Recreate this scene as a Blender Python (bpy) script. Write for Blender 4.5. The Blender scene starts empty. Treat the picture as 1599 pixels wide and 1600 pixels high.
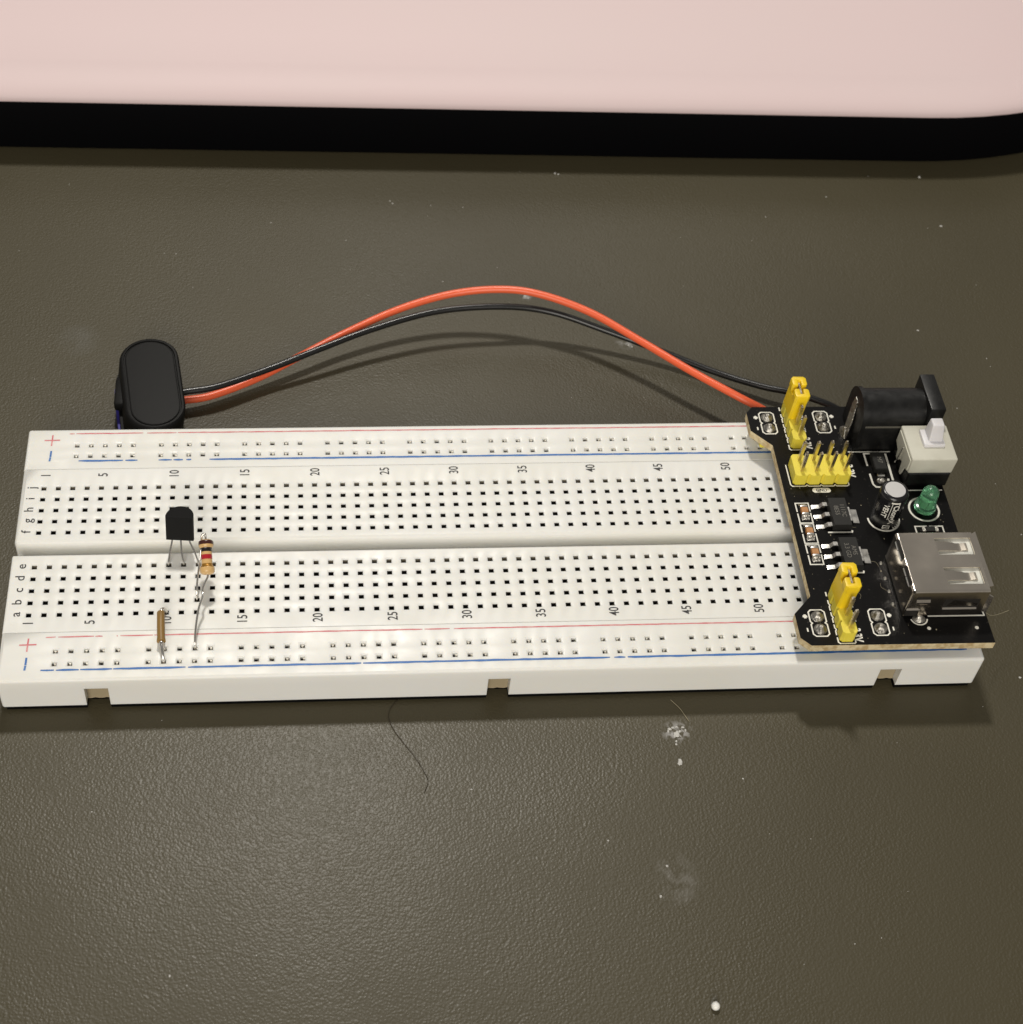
import bpy, bmesh, math, random
from mathutils import Matrix, Vector
random.seed(7)
sc = bpy.context.scene
C = sc.collection
S = 0.001          # all shapes below are written in millimetres
TZ = 8.2           # board top stands 8.2 mm above the table

# ------------------------------------------------------------------ camera
cam_d = bpy.data.cameras.new("camera")
cam = bpy.data.objects.new("camera", cam_d)
C.objects.link(cam)
cam_d.sensor_fit = 'HORIZONTAL'
cam_d.sensor_width = 36.0
cam_d.lens = 2526.34 / 1599.0 * 36.0
cam_d.shift_x = (799.5 - 683.477) / 1599.0
cam_d.shift_y = (778.397 - 800.0) / 1599.0
cam_d.dof.use_dof = True
cam_d.dof.focus_distance = 0.278
cam_d.dof.aperture_fstop = 46
cam_d.clip_start = 0.01
cam_d.clip_end = 50.0


def rodrigues(r):
    v = Vector(r)
    return Matrix.Rotation(v.length, 3, v.normalized())


RCV = rodrigues((2.43947101, -0.0545041584, 0.0926067104))
TCV = Vector((-68.5441406, 19.5468123, 270.991551))
eye = -(RCV.transposed() @ TCV)
right, up, back = RCV[0].copy(), -RCV[1], -RCV[2]
cm = Matrix((right, up, back)).transposed().to_4x4()
cm.translation = Vector((eye.x * S, eye.y * S, (eye.z + TZ) * S))
cam.matrix_world = cm
sc.camera = cam

# ------------------------------------------------------------------ light of the room
world = bpy.data.worlds.new("World")
sc.world = world
world.use_nodes = True
wbg = world.node_tree.nodes['Background']
wbg.inputs[0].default_value = (1.0, 0.965, 0.91, 1)
wbg.inputs[1].default_value = 0.20


def area_lamp(name, loc, target, size, power, color, shape='DISK', size_y=None):
    ld = bpy.data.lights.new(name, 'AREA')
    ld.shape = shape
    ld.size = size
    if size_y:
        ld.size_y = size_y
    ld.energy = power
    ld.color = color
    lo = bpy.data.objects.new(name, ld)
    C.objects.link(lo)
    p = Vector((loc[0] * S, loc[1] * S, (loc[2] + TZ) * S))
    t = Vector((target[0] * S, target[1] * S, (target[2] + TZ) * S))
    lo.location = p
    lo.rotation_euler = (t - p).to_track_quat('-Z', 'Y').to_euler()
    return lo


area_lamp("ceiling_lamp", (50, 500, 880), (80, 30, 0), 0.085, 5.3, (1.0, 0.955, 0.875))
area_lamp("far_lamp", (300, 1500, 1000), (80, 30, 0), 0.60, 2.2, (1.0, 0.95, 0.87))
area_lamp("front_fill", (-150, -1150, 620), (80, 30, 0), 0.9, 13.4, (1.0, 0.945, 0.86))  # added soft fill from the front, standing in for light off the room

sc.view_settings.view_transform = 'Standard'
sc.view_settings.look = 'None'
sc.view_settings.exposure = 0.0
sc.view_settings.gamma = 1.0


# ------------------------------------------------------------------ materials
def lin(c):
    return c / 12.92 if c <= 0.04045 else ((c + 0.055) / 1.055) ** 2.4


def srgb(r, g, b):
    return (lin(r / 255), lin(g / 255), lin(b / 255), 1)


def mat(name, col, rough=0.5, metal=0.0, spec=0.5, bump=None, var=None, sss=0, trans=0, ior=1.5, coat=0, rvar=None):
    m = bpy.data.materials.new(name)
    m.use_nodes = True
    nt = m.node_tree
    b = nt.nodes['Principled BSDF']
    if len(col) == 3:
        col = (*col, 1)
    b.inputs['Base Color'].default_value = col
    b.inputs['Roughness'].default_value = rough
    b.inputs['Metallic'].default_value = metal
    b.inputs['Specular IOR Level'].default_value = spec
    b.inputs['IOR'].default_value = ior
    if sss:
        b.inputs['Subsurface Weight'].default_value = sss
        b.inputs['Subsurface Radius'].default_value = (1.0, 0.85, 0.65)
        b.inputs['Subsurface Scale'].default_value = 0.0012
    if trans:
        b.inputs['Transmission Weight'].default_value = trans
    if coat:
        b.inputs['Coat Weight'].default_value = coat
        b.inputs['Coat Roughness'].default_value = 0.15
    tc = None
    if bump or var or rvar:
        tc = nt.nodes.new('ShaderNodeTexCoord')
    if bump:                       # (scale per metre, distance mm, strength)
        n = nt.nodes.new('ShaderNodeTexNoise')
        n.inputs['Scale'].default_value = bump[0]
        n.inputs['Detail'].default_value = 3
        nt.links.new(tc.outputs['Object'], n.inputs['Vector'])
        bp = nt.nodes.new('ShaderNodeBump')
        bp.inputs['Strength'].default_value = bump[2]
        bp.inputs['Distance'].default_value = bump[1] * S
        nt.links.new(n.outputs['Fac'], bp.inputs['Height'])
        nt.links.new(bp.outputs['Normal'], b.inputs['Normal'])
    if var:                        # (scale, second colour, low, high)
        n = nt.nodes.new('ShaderNodeTexNoise')
        n.inputs['Scale'].default_value = var[0]
        n.inputs['Detail'].default_value = 4
        nt.links.new(tc.outputs['Object'], n.inputs['Vector'])
        r = nt.nodes.new('ShaderNodeValToRGB')
        r.color_ramp.elements[0].position = var[2]
        r.color_ramp.elements[1].position = var[3]
        r.color_ramp.elements[0].color = col
        c2 = var[1]
        r.color_ramp.elements[1].color = c2 if len(c2) == 4 else (*c2, 1)
        nt.links.new(n.outputs['Fac'], r.inputs['Fac'])
        nt.links.new(r.outputs['Color'], b.inputs['Base Color'])
    if rvar:                       # (scale, low, high)
        n = nt.nodes.new('ShaderNodeTexNoise')
        n.inputs['Scale'].default_value = rvar[0]
        n.inputs['Detail'].default_value = 5
        nt.links.new(tc.outputs['Object'], n.inputs['Vector'])
        mr = nt.nodes.new('ShaderNodeMapRange')
        mr.inputs['From Min'].default_value = 0.3
        mr.inputs['From Max'].default_value = 0.7
        mr.inputs['To Min'].default_value = rvar[1]
        mr.inputs['To Max'].default_value = rvar[2]
        nt.links.new(n.outputs['Fac'], mr.inputs['Value'])
        nt.links.new(mr.outputs['Result'], b.inputs['Roughness'])
    return m


M = {}
M['white'] = mat('white_abs', (0.80, 0.795, 0.765), 0.38, spec=0.34, sss=0.25, bump=(900, 0.03, 0.25),
                 var=(45, (0.78, 0.77, 0.72), 0.35, 0.7), rvar=(200, 0.30, 0.48))
M['hole_shade'] = mat('socket_shade', (0.018, 0.016, 0.014), 0.6, spec=0.2)  # near-black paints the shade inside sockets and USB openings
M['rail_hole_shade'] = mat('rail_socket_shade', (0.13, 0.12, 0.105), 0.6, spec=0.2)  # lighter painted shade for the walls of the rail sockets
M['clip'] = mat('clip_metal', (0.74, 0.71, 0.64), 0.45, metal=0.7, bump=(2500, 0.1, 0.7))
M['clip_dull'] = mat('clip_metal_dull', (0.50, 0.44, 0.33), 0.45, metal=0.5)
M['foam'] = mat('black_foam', (0.004, 0.004, 0.004), 0.9, spec=0.05)
M['tape'] = mat('backing_paper', (0.33, 0.27, 0.17), 0.7, bump=(600, 0.1, 0.4))
M['ink'] = mat('black_ink', (0.022, 0.022, 0.024), 0.6, var=(700, (0.13, 0.125, 0.115), 0.56, 0.76))
M['ink_red'] = mat('red_ink', srgb(208, 100, 108), 0.5, var=(500, srgb(224, 160, 158), 0.42, 0.7))
M['ink_blue'] = mat('blue_ink', srgb(40, 104, 176), 0.5, var=(500, srgb(96, 140, 190), 0.55, 0.8))
M['pcb'] = mat('black_solder_mask', (0.0045, 0.0042, 0.0042), 0.30, spec=0.16, bump=(1400, 0.04, 0.35),
               var=(1800, (0.05, 0.045, 0.04), 0.66, 0.8))
M['pcb_edge'] = mat('fibreglass_edge', srgb(212, 196, 158), 0.75, var=(900, srgb(176, 152, 108), 0.4, 0.65), bump=(1500, 0.12, 0.6))
M['silk'] = mat('white_silkscreen', (0.80, 0.78, 0.70), 0.6)
M['yellow'] = mat('yellow_header_plastic', (0.82, 0.68, 0.07), 0.42, sss=0.12, bump=(900, 0.03, 0.3))
M['yellow_cap'] = mat('yellow_jumper_plastic', (0.86, 0.60, 0.014), 0.40, sss=0.10, bump=(700, 0.03, 0.3))
M['pin'] = mat('gold_pin', (0.76, 0.68, 0.54), 0.25, metal=1.0, rvar=(900, 0.18, 0.4))
M['tin'] = mat('tinned_metal', (0.72, 0.70, 0.66), 0.28, metal=1.0, rvar=(700, 0.2, 0.42), bump=(1100, 0.05, 0.3))
M['solder'] = mat('solder', (0.42, 0.40, 0.36), 0.42, metal=1.0, bump=(1100, 0.5, 0.9), rvar=(900, 0.3, 0.6))
M['ic'] = mat('chip_epoxy', (0.016, 0.0155, 0.014), 0.6, spec=0.3, bump=(2200, 0.03, 0.5))
M['ic_mark'] = mat('chip_marking', (0.17, 0.16, 0.14), 0.7)
M['cer'] = mat('ceramic_capacitor', srgb(176, 122, 72), 0.55, var=(900, srgb(196, 144, 92), 0.4, 0.7))
M['sleeve'] = mat('black_sleeve', (0.010, 0.010, 0.011), 0.22, spec=0.5)
M['alu'] = mat('aluminium_top', (0.66, 0.65, 0.64), 0.42, metal=0.75, bump=(1500, 0.02, 0.3))
M['led'] = mat('green_led_epoxy', (0.32, 0.76, 0.48), 0.18, trans=0.88, sss=0.0, ior=1.45)
M['led_in'] = mat('led_cup', (0.45, 0.62, 0.44), 0.45)
M['grey'] = mat('grey_switch_plastic', srgb(200, 198, 184), 0.5, bump=(800, 0.03, 0.3), var=(200, srgb(190, 187, 172), 0.4, 0.7))
M['btn'] = mat('white_button_plastic', srgb(214, 212, 214), 0.42, sss=0.15)
M['blk'] = mat('black_plastic', (0.006, 0.006, 0.0058), 0.45, spec=0.42, bump=(800, 0.05, 0.4), rvar=(500, 0.28, 0.5),
               var=(900, (0.016, 0.015, 0.013), 0.62, 0.8))
M['blk_matte'] = mat('black_vinyl', (0.005, 0.0049, 0.0046), 0.55, spec=0.2, bump=(900, 0.04, 0.4))
M['seam_glint'] = mat('mould_line_highlight', (0.16, 0.15, 0.12), 0.5)  # paler tone paints a highlight along the jack's mould line
M['nickel'] = mat('nickel_shell', (0.74, 0.67, 0.58), 0.21, metal=1.0, bump=(3500, 0.014, 0.18), rvar=(120, 0.16, 0.27))
M['usb_white'] = mat('white_usb_insert', (0.78, 0.78, 0.72), 0.4)
M['red_wire'] = mat('red_wire_insulation', (0.84, 0.135, 0.05), 0.36, spec=0.5, sss=0.1)
M['blk_wire'] = mat('black_wire_insulation', (0.010, 0.010, 0.010), 0.30, spec=0.5)
M['brown_wire'] = mat('brown_wire_insulation', srgb(138, 106, 52), 0.45)
M['lead'] = mat('component_lead', (0.76, 0.73, 0.68), 0.22, metal=1.0)
M['res'] = mat('tan_resistor_coat', srgb(210, 172, 114), 0.28, spec=0.5, coat=0.3)
M['b_brown'] = mat('brown_band', srgb(62, 28, 22), 0.3, coat=0.3)
M['b_black'] = mat('black_band', srgb(24, 20, 18), 0.3, coat=0.3)
M['b_red'] = mat('red_band', srgb(170, 28, 40), 0.3, coat=0.3)
M['b_gold'] = mat('gold_band', srgb(176, 128, 52), 0.3, metal=0.5)
M['to92'] = mat('transistor_epoxy', (0.004, 0.004, 0.004), 0.5, spec=0.16, bump=(1500, 0.03, 0.4))
M['blue'] = mat('blue_insulator', srgb(54, 46, 150), 0.5)
M['pink'] = mat('pale_pink_shell', (0.685, 0.545, 0.55), 0.55, spec=0.3, bump=(2500, 0.01, 0.3), var=(25, (0.68, 0.552, 0.553), 0.3, 0.7))
M['case_black'] = mat('black_case_side', (0.0022, 0.0022, 0.0028), 0.6, spec=0.06)
M['dust'] = mat('pale_residue', (0.52, 0.51, 0.48), 0.7)
M['bead'] = mat('white_bead', (0.82, 0.81, 0.76), 0.35, sss=0.2)
M['hair'] = mat('dark_hair', (0.045, 0.034, 0.02), 0.5)
M['fibre'] = mat('pale_fibre', (0.34, 0.30, 0.20), 0.6)


def table_material():
    m = bpy.data.materials.new('textured_dark_laminate')
    m.use_nodes = True
    nt = m.node_tree
    N, L = nt.nodes, nt.links
    b = N['Principled BSDF']
    tc = N.new('ShaderNodeTexCoord')
    big = N.new('ShaderNodeTexNoise')
    big.inputs['Scale'].default_value = 14
    big.inputs['Detail'].default_value = 5
    L.new(tc.outputs['Object'], big.inputs['Vector'])
    ramp = N.new('ShaderNodeValToRGB')
    ramp.color_ramp.elements[0].position = 0.3
    ramp.color_ramp.elements[1].position = 0.72
    ramp.color_ramp.elements[0].color = (0.058, 0.049, 0.0265, 1)
    ramp.color_ramp.elements[1].color = (0.066, 0.056, 0.031, 1)
    L.new(big.outputs['Fac'], ramp.inputs['Fac'])
    col = ramp.outputs['Color']

    def stain(cx, cy, rx, ry, scale, strength, colr, lo, hi):
        nonlocal col
        mp = N.new('ShaderNodeMapping')
        mp.inputs['Location'].default_value = (-cx / rx, -cy / ry, 0)
        mp.inputs['Scale'].default_value = (1000 / rx, 1000 / ry, 0)
        L.new(tc.outputs['Object'], mp.inputs['Vector'])
        ln = N.new('ShaderNodeVectorMath')
        ln.operation = 'LENGTH'
        L.new(mp.outputs['Vector'], ln.inputs[0])
        fall = N.new('ShaderNodeMapRange')
        fall.inputs['From Min'].default_value = 0.35
        fall.inputs['From Max'].default_value = 1.0
        fall.inputs['To Min'].default_value = 1.0
        fall.inputs['To Max'].default_value = 0.0
        L.new(ln.outputs['Value'], fall.inputs['Value'])
        nz = N.new('ShaderNodeTexNoise')
        nz.inputs['Scale'].default_value = scale
        nz.inputs['Detail'].default_value = 4
        L.new(tc.outputs['Object'], nz.inputs['Vector'])
        mr = N.new('ShaderNodeMapRange')
        mr.inputs['From Min'].default_value = lo
        mr.inputs['From Max'].default_value = hi
        mr.inputs['To Max'].default_value = strength
        L.new(nz.outputs['Fac'], mr.inputs['Value'])
        mu = N.new('ShaderNodeMath')
        mu.operation = 'MULTIPLY'
        L.new(fall.outputs['Result'], mu.inputs[0])
        L.new(mr.outputs['Result'], mu.inputs[1])
        mx = N.new('ShaderNodeMix')
        mx.data_type = 'RGBA'
        L.new(mu.outputs['Value'], mx.inputs['Factor'])
        L.new(col, mx.inputs[6])
        mx.inputs[7].default_value = colr
        col = mx.outputs[2]

    pale = (0.36, 0.35, 0.34, 1)
    stain(104.2, -48.0, 4.2, 5.5, 420, 0.5, (0.20, 0.19, 0.17, 1), 0.42, 0.7)
    stain(108.4, -21.2, 3.0, 2.4, 900, 0.9, pale, 0.48, 0.6)
    stain(93.4, 86.3, 1.6, 1.6, 900, 0.7, pale, 0.44, 0.6)
    stain(113.0, 72.2, 2.6, 2.2, 700, 0.55, pale, 0.47, 0.62)
    stain(1.5, 74, 5, 5, 200, 0.35, (0.13, 0.13, 0.12, 1), 0.3, 0.7)
    # sparse small pale scuffs all over
    v = N.new('ShaderNodeTexVoronoi')
    v.inputs['Scale'].default_value = 42
    L.new(tc.outputs['Object'], v.inputs['Vector'])
    sm = N.new('ShaderNodeMapRange')
    sm.inputs['From Min'].default_value = 0.028
    sm.inputs['From Max'].default_value = 0.012
    sm.inputs['To Max'].default_value = 0.55
    L.new(v.outputs['Distance'], sm.inputs['Value'])
    sep = N.new('ShaderNodeSeparateColor')
    L.new(v.outputs['Color'], sep.inputs[0])
    pick = N.new('ShaderNodeMath')
    pick.operation = 'GREATER_THAN'
    pick.inputs[1].default_value = 0.72
    L.new(sep.outputs[0], pick.inputs[0])
    mm = N.new('ShaderNodeMath')
    mm.operation = 'MULTIPLY'
    L.new(sm.outputs['Result'], mm.inputs[0])
    L.new(pick.outputs['Value'], mm.inputs[1])
    mx = N.new('ShaderNodeMix')
    mx.data_type = 'RGBA'
    L.new(mm.outputs['Value'], mx.inputs['Factor'])
    L.new(col, mx.inputs[6])
    mx.inputs[7].default_value = (0.3, 0.28, 0.22, 1)
    L.new(mx.outputs[2], b.inputs['Base Color'])
    # leather-like grain
    warp = N.new('ShaderNodeTexNoise')
    warp.inputs['Scale'].default_value = 500
    L.new(tc.outputs['Object'], warp.inputs['Vector'])
    n1 = N.new('ShaderNodeTexNoise')
    n1.inputs['Scale'].default_value = 2300
    n1.inputs['Detail'].default_value = 2.5
    n1.inputs['Roughness'].default_value = 0.55
    n1.inputs['Distortion'].default_value = 0.1
    L.new(tc.outputs['Object'], n1.inputs['Vector'])
    v2 = N.new('ShaderNodeTexVoronoi')
    v2.feature = 'SMOOTH_F1'
    v2.inputs['Scale'].default_value = 2700
    L.new(tc.outputs['Object'], v2.inputs['Vector'])
    ad = N.new('ShaderNodeMath')
    ad.operation = 'MULTIPLY_ADD'
    L.new(v2.outputs['Distance'], ad.inputs[0])
    ad.inputs[1].default_value = -2.2
    L.new(n1.outputs['Fac'], ad.inputs[2])
    bp = N.new('ShaderNodeBump')
    bp.inputs['Strength'].default_value = 1.0
    bp.inputs['Distance'].default_value = 0.000027
    L.new(ad.outputs['Value'], bp.inputs['Height'])
    L.new(bp.outputs['Normal'], b.inputs['Normal'])
    b.inputs['Specular IOR Level'].default_value = 0.30
    b.inputs['Coat Weight'].default_value = 0.05
    b.inputs['Coat Roughness'].default_value = 0.2
    L.new(bp.outputs['Normal'], b.inputs['Coat Normal'])
    wear = N.new('ShaderNodeTexNoise')
    wear.inputs['Scale'].default_value = 38
    wear.inputs['Detail'].default_value = 4
    L.new(tc.outputs['Object'], wear.inputs['Vector'])
    w1 = N.new('ShaderNodeMapRange')
    w1.inputs['From Min'].default_value = 0.3
    w1.inputs['From Max'].default_value = 0.7
    w1.inputs['To Min'].default_value = 0.42
    w1.inputs['To Max'].default_value = 0.50
    L.new(wear.outputs['Fac'], w1.inputs['Value'])
    L.new(w1.outputs['Result'], b.inputs['Roughness'])
    w2 = N.new('ShaderNodeMapRange')
    w2.inputs['From Min'].default_value = 0.3
    w2.inputs['From Max'].default_value = 0.7
    w2.inputs['To Min'].default_value = 1.0
    w2.inputs['To Max'].default_value = 0.6
    L.new(wear.outputs['Fac'], w2.inputs['Value'])
    L.new(w2.outputs['Result'], bp.inputs['Strength'])
    return m


M['table'] = table_material()


# ------------------------------------------------------------------ geometry collector
class G:
    def __init__(self):
        self.v, self.f, self.m = [], [], []

    def add(self, verts, faces, mi=0):
        o = len(self.v)
        self.v += [tuple(p) for p in verts]
        for f in faces:
            self.f.append(tuple(i + o for i in f))
            self.m.append(mi)
        return self

    def box(self, x0, x1, y0, y1, z0, z1, mi=0):
        v = [(x0, y0, z0), (x1, y0, z0), (x1, y1, z0), (x0, y1, z0), (x0, y0, z1), (x1, y0, z1), (x1, y1, z1), (x0, y1, z1)]
        f = [(3, 2, 1, 0), (4, 5, 6, 7), (0, 1, 5, 4), (1, 2, 6, 5), (2, 3, 7, 6), (3, 0, 4, 7)]
        return self.add(v, f, mi)

    def bbox(self, x0, x1, y0, y1, z0, z1, r=0.1, seg=2, mi=0):
        bm = bmesh.new()
        bmesh.ops.create_cube(bm, size=1)
        for p in bm.verts:
            p.co = Vector(((x0 + x1) / 2 + p.co.x * (x1 - x0), (y0 + y1) / 2 + p.co.y * (y1 - y0), (z0 + z1) / 2 + p.co.z * (z1 - z0)))
        bmesh.ops.bevel(bm, geom=bm.edges[:], offset=r, segments=seg, profile=0.5, affect='EDGES')
        self.addbm(bm, mi)
        return self

    def addbm(self, bm, mi=0):
        bm.verts.index_update()
        self.add([p.co[:] for p in bm.verts], [[q.index for q in f.verts] for f in bm.faces], mi)
        bm.free()

    def prism(self, poly, z0, z1, mi=0, top_mi=None):
        n = len(poly)
        v = [(x, y, z0) for x, y in poly] + [(x, y, z1) for x, y in poly]
        self.add(v, [tuple(range(n))[::-1]] + [(i, (i + 1) % n, n + (i + 1) % n, n + i) for i in range(n)], mi)
        self.add([(x, y, z1) for x, y in poly], [tuple(range(n))], mi if top_mi is None else top_mi)
        return self

    def lathe(self, prof, cx=0, cy=0, n=24, mi=0, cap0=True, cap1=True):
        o = []
        for r, z in prof:
            for k in range(n):
                a = 2 * math.pi * k / n
                o.append((cx + r * math.cos(a), cy + r * math.sin(a), z))
        f = []
        for j in range(len(prof) - 1):
            for k in range(n):
                k2 = (k + 1) % n
                f.append((j * n + k, j * n + k2, (j + 1) * n + k2, (j + 1) * n + k))
        if cap0:
            f.append(tuple(range(n))[::-1])
        if cap1:
            f.append(tuple((len(prof) - 1) * n + k for k in range(n)))
        return self.add(o, f, mi)

    def ring(self, cx, cy, r0, r1, z, a0=0, a1=360, n=40, mi=0):
        v, f = [], []
        for k in range(n + 1):
            a = math.radians(a0 + (a1 - a0) * k / n)
            v += [(cx + r0 * math.cos(a), cy + r0 * math.sin(a), z), (cx + r1 * math.cos(a), cy + r1 * math.sin(a), z)]
        for k in range(n):
            f.append((2 * k, 2 * k + 1, 2 * k + 3, 2 * k + 2))
        return self.add(v, f, mi)

    def tube(self, pts, r, n=10, mi=0, flat=None):
        pts = [Vector(p) for p in pts]
        v, f = [], []
        t0 = (pts[1] - pts[0]).normalized()
        ref = Vector((0, 0, 1)) if abs(t0.z) < 0.9 else Vector((0, 1, 0))
        u = t0.cross(ref).normalized()
        for i, p in enumerate(pts):
            if i == 0:
                t = t0
            elif i == len(pts) - 1:
                t = (pts[i] - pts[i - 1]).normalized()
            else:
                t = (pts[i + 1] - pts[i - 1]).normalized()
            u = (u - t * u.dot(t)).normalized()
            w = t.cross(u)
            rr = r[i] if isinstance(r, (list, tuple)) else r
            for k in range(n):
                a = 2 * math.pi * (k + 0.5) / n
                v.append(tuple(p + (u * math.cos(a) + w * math.sin(a)) * rr))
        for i in range(len(pts) - 1):
            for k in range(n):
                k2 = (k + 1) % n
                f.append((i * n + k, i * n + k2, (i + 1) * n + k2, (i + 1) * n + k))
        f.append(tuple(range(n))[::-1])
        f.append(tuple((len(pts) - 1) * n + k for k in range(n)))
        return self.add(v, f, mi)

    def ribbon(self, pts, w, z, closed=False, mi=0, thick=0.03):
        """flat printed line following pts (mitred), a few hundredths of a millimetre thick"""
        P = [Vector((p[0], p[1])) for p in pts]
        n = len(P)
        L_, R_ = [], []
        for i in range(n):
            if closed:
                a, c = P[i - 1], P[(i + 1) % n]
            else:
                a, c = P[max(i - 1, 0)], P[min(i + 1, n - 1)]
            d1 = (P[i] - a).normalized() if (P[i] - a).length > 1e-9 else (c - P[i]).normalized()
            d2 = (c - P[i]).normalized() if (c - P[i]).length > 1e-9 else d1
            n1, n2 = Vector((-d1.y, d1.x)), Vector((-d2.y, d2.x))
            mdir = (n1 + n2).normalized()
            ln = (w / 2) / max(mdir.dot(n1), 0.4)
            L_.append(P[i] + mdir * ln)
            R_.append(P[i] - mdir * ln)
        v = [(p.x, p.y, z + thick) for p in L_] + [(p.x, p.y, z + thick) for p in R_]
        f = []
        for i in range(n if closed else n - 1):
            j = (i + 1) % n
            f.append((i, n + i, n + j, j))
        return self.add(v, f, mi)

    def xf(self, mtx, start=0):
        for i in range(start, len(self.v)):
            self.v[i] = tuple(mtx @ Vector(self.v[i]))
        return self


ORG = {}


def build(name, g, mats, parent=None, origin=None, angle=35, label=None, kind=None):
    """link the collected shape as ONE mesh object whose origin sits at `origin` (mm)"""
    if not isinstance(mats, (list, tuple)):
        mats = [mats]
    if origin is None:
        xs, ys, zs = zip(*g.v)
        origin = ((min(xs) + max(xs)) / 2, (min(ys) + max(ys)) / 2, min(zs))
    me = bpy.data.meshes.new(name)
    me.from_pydata([((x - origin[0]) * S, (y - origin[1]) * S, (z - origin[2]) * S) for x, y, z in g.v], [], g.f)
    for m in mats:
        me.materials.append(m)
    me.polygons.foreach_set('material_index', g.m)
    me.update()
    bm = bmesh.new()
    bm.from_mesh(me)
    bmesh.ops.remove_doubles(bm, verts=bm.verts, dist=1e-7)
    if name not in FLAT:
        bmesh.ops.recalc_face_normals(bm, faces=bm.faces)
    bm.to_mesh(me)
    bm.free()
    if angle:
        me.polygons.foreach_set('use_smooth', [True] * len(me.polygons))
        if name in ('power_rail', 'terminal_strip'):
            me.polygons.foreach_set('use_smooth', [abs(p.normal.z) < 0.995 and max(abs(p.normal.x), abs(p.normal.y)) < 0.995 for p in me.polygons])
        me.set_sharp_from_angle(angle=math.radians(angle))
    o = bpy.data.objects.new(name, me)
    C.objects.link(o)
    place(o, origin, parent)
    if label:
        o['label'] = label
    if kind:
        o['kind'] = kind
    return o


FLAT = {'printed_text', 'column_number', 'row_letter', 'silkscreen_line', 'rail_line', 'plus_mark', 'minus_mark', 'contact_clips', 'table'}


def place(o, origin, parent=None):
    ORG[o.name] = origin
    if parent is not None:
        o.parent = parent
        po = ORG[parent.name]
        o.location = ((origin[0] - po[0]) * S, (origin[1] - po[1]) * S, (origin[2] - po[2]) * S)
    else:
        o.location = (origin[0] * S, origin[1] * S, (origin[2] + TZ) * S)


def thing(name, origin, label, cat, group=None):
    o = bpy.data.objects.new(name, None)
    o.empty_display_size = 0.005
    C.objects.link(o)
    place(o, origin)
    tag(o, label, cat, group)
    return o


def tag(o, label, cat, group=None):
    o['label'] = label
    o['category'] = cat
    if group:
        o['group'] = group
    return o


def dup(o, parent, origin):
    c = o.copy()
    C.objects.link(c)
    place(c, origin, parent)
    return c


_tc = {}


def text_shape(body, size, sx=1.0, bold=0.0):
    key = (body, size, sx, bold)
    if key not in _tc:
        cu = bpy.data.curves.new('txt', 'FONT')
        cu.body = body
        cu.size = size
        cu.align_x = 'CENTER'
        cu.align_y = 'CENTER'
        cu.offset = bold
        cu.resolution_u = 3
        ob = bpy.data.objects.new('txt', cu)
        C.objects.link(ob)
        dg = bpy.context.evaluated_depsgraph_get()
        me = bpy.data.meshes.new_from_object(ob.evaluated_get(dg))
        _tc[key] = ([(p.co.x * sx, p.co.y) for p in me.vertices], [tuple(f.vertices) for f in me.polygons])
        bpy.data.objects.remove(ob)
        bpy.data.curves.remove(cu)
        bpy.data.meshes.remove(me)
    return _tc[key]


def add_text(g, body, size, x, y, z, turn='ccw', sx=1.0, bold=0.0, mi=0):
    vs, fs = text_shape(body, size, sx, bold)
    if turn == 'ccw':
        v = [(x - b, y + a, z) for a, b in vs]
    elif turn == 'cw':
        v = [(x + b, y - a, z) for a, b in vs]
    else:
        v = [(x + a, y + b, z) for a, b in vs]
    g.add(v, fs, mi)


def smooth_path(pts, per=8):
    """Catmull-Rom through the given points"""
    P = [Vector(p) for p in pts]
    P = [P[0] * 2 - P[1]] + P + [P[-1] * 2 - P[-2]]
    out = []
    for i in range(1, len(P) - 2):
        for k in range(per):
            t = k / per
            a, b, c, d = P[i - 1], P[i], P[i + 1], P[i + 2]
            out.append(0.5 * ((2 * b) + (c - a) * t + (2 * a - 5 * b + 4 * c - d) * t * t + (3 * b - a - 3 * c + d) * t ** 3))
    out.append(P[-2])
    return out


# ------------------------------------------------------------------ the table
g = G()
g.add([(-900, -700, -TZ), (1100, -700, -TZ), (1100, 1100, -TZ), (-900, 1100, -TZ)], [(0, 1, 2, 3)])
tbl = build('table', g, M['table'], origin=(0, 0, -TZ), angle=0)
tbl['kind'] = 'structure'

# ------------------------------------------------------------------ pink case behind
def case_outline(x0, x1, y0, y1, R, r_big, n=24):
    pts = []
    for cx, cy, a0 in ((x1 - R, y0 + R, -90), (x1 - R, y1 - R, 0), (x0 + R, y1 - R, 90), (x0 + R, y0 + R, 180)):
        for k in range(n + 1):
            a = math.radians(a0 + 90 * k / n)
            pts.append((cx + R * math.cos(a), cy + R * math.sin(a)))
    return pts


case = thing('pink_case', (70, 250, -TZ), 'large pale pink flat case with black sides lying behind the breadboard', 'case')
CA = math.radians(-1.24)


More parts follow.
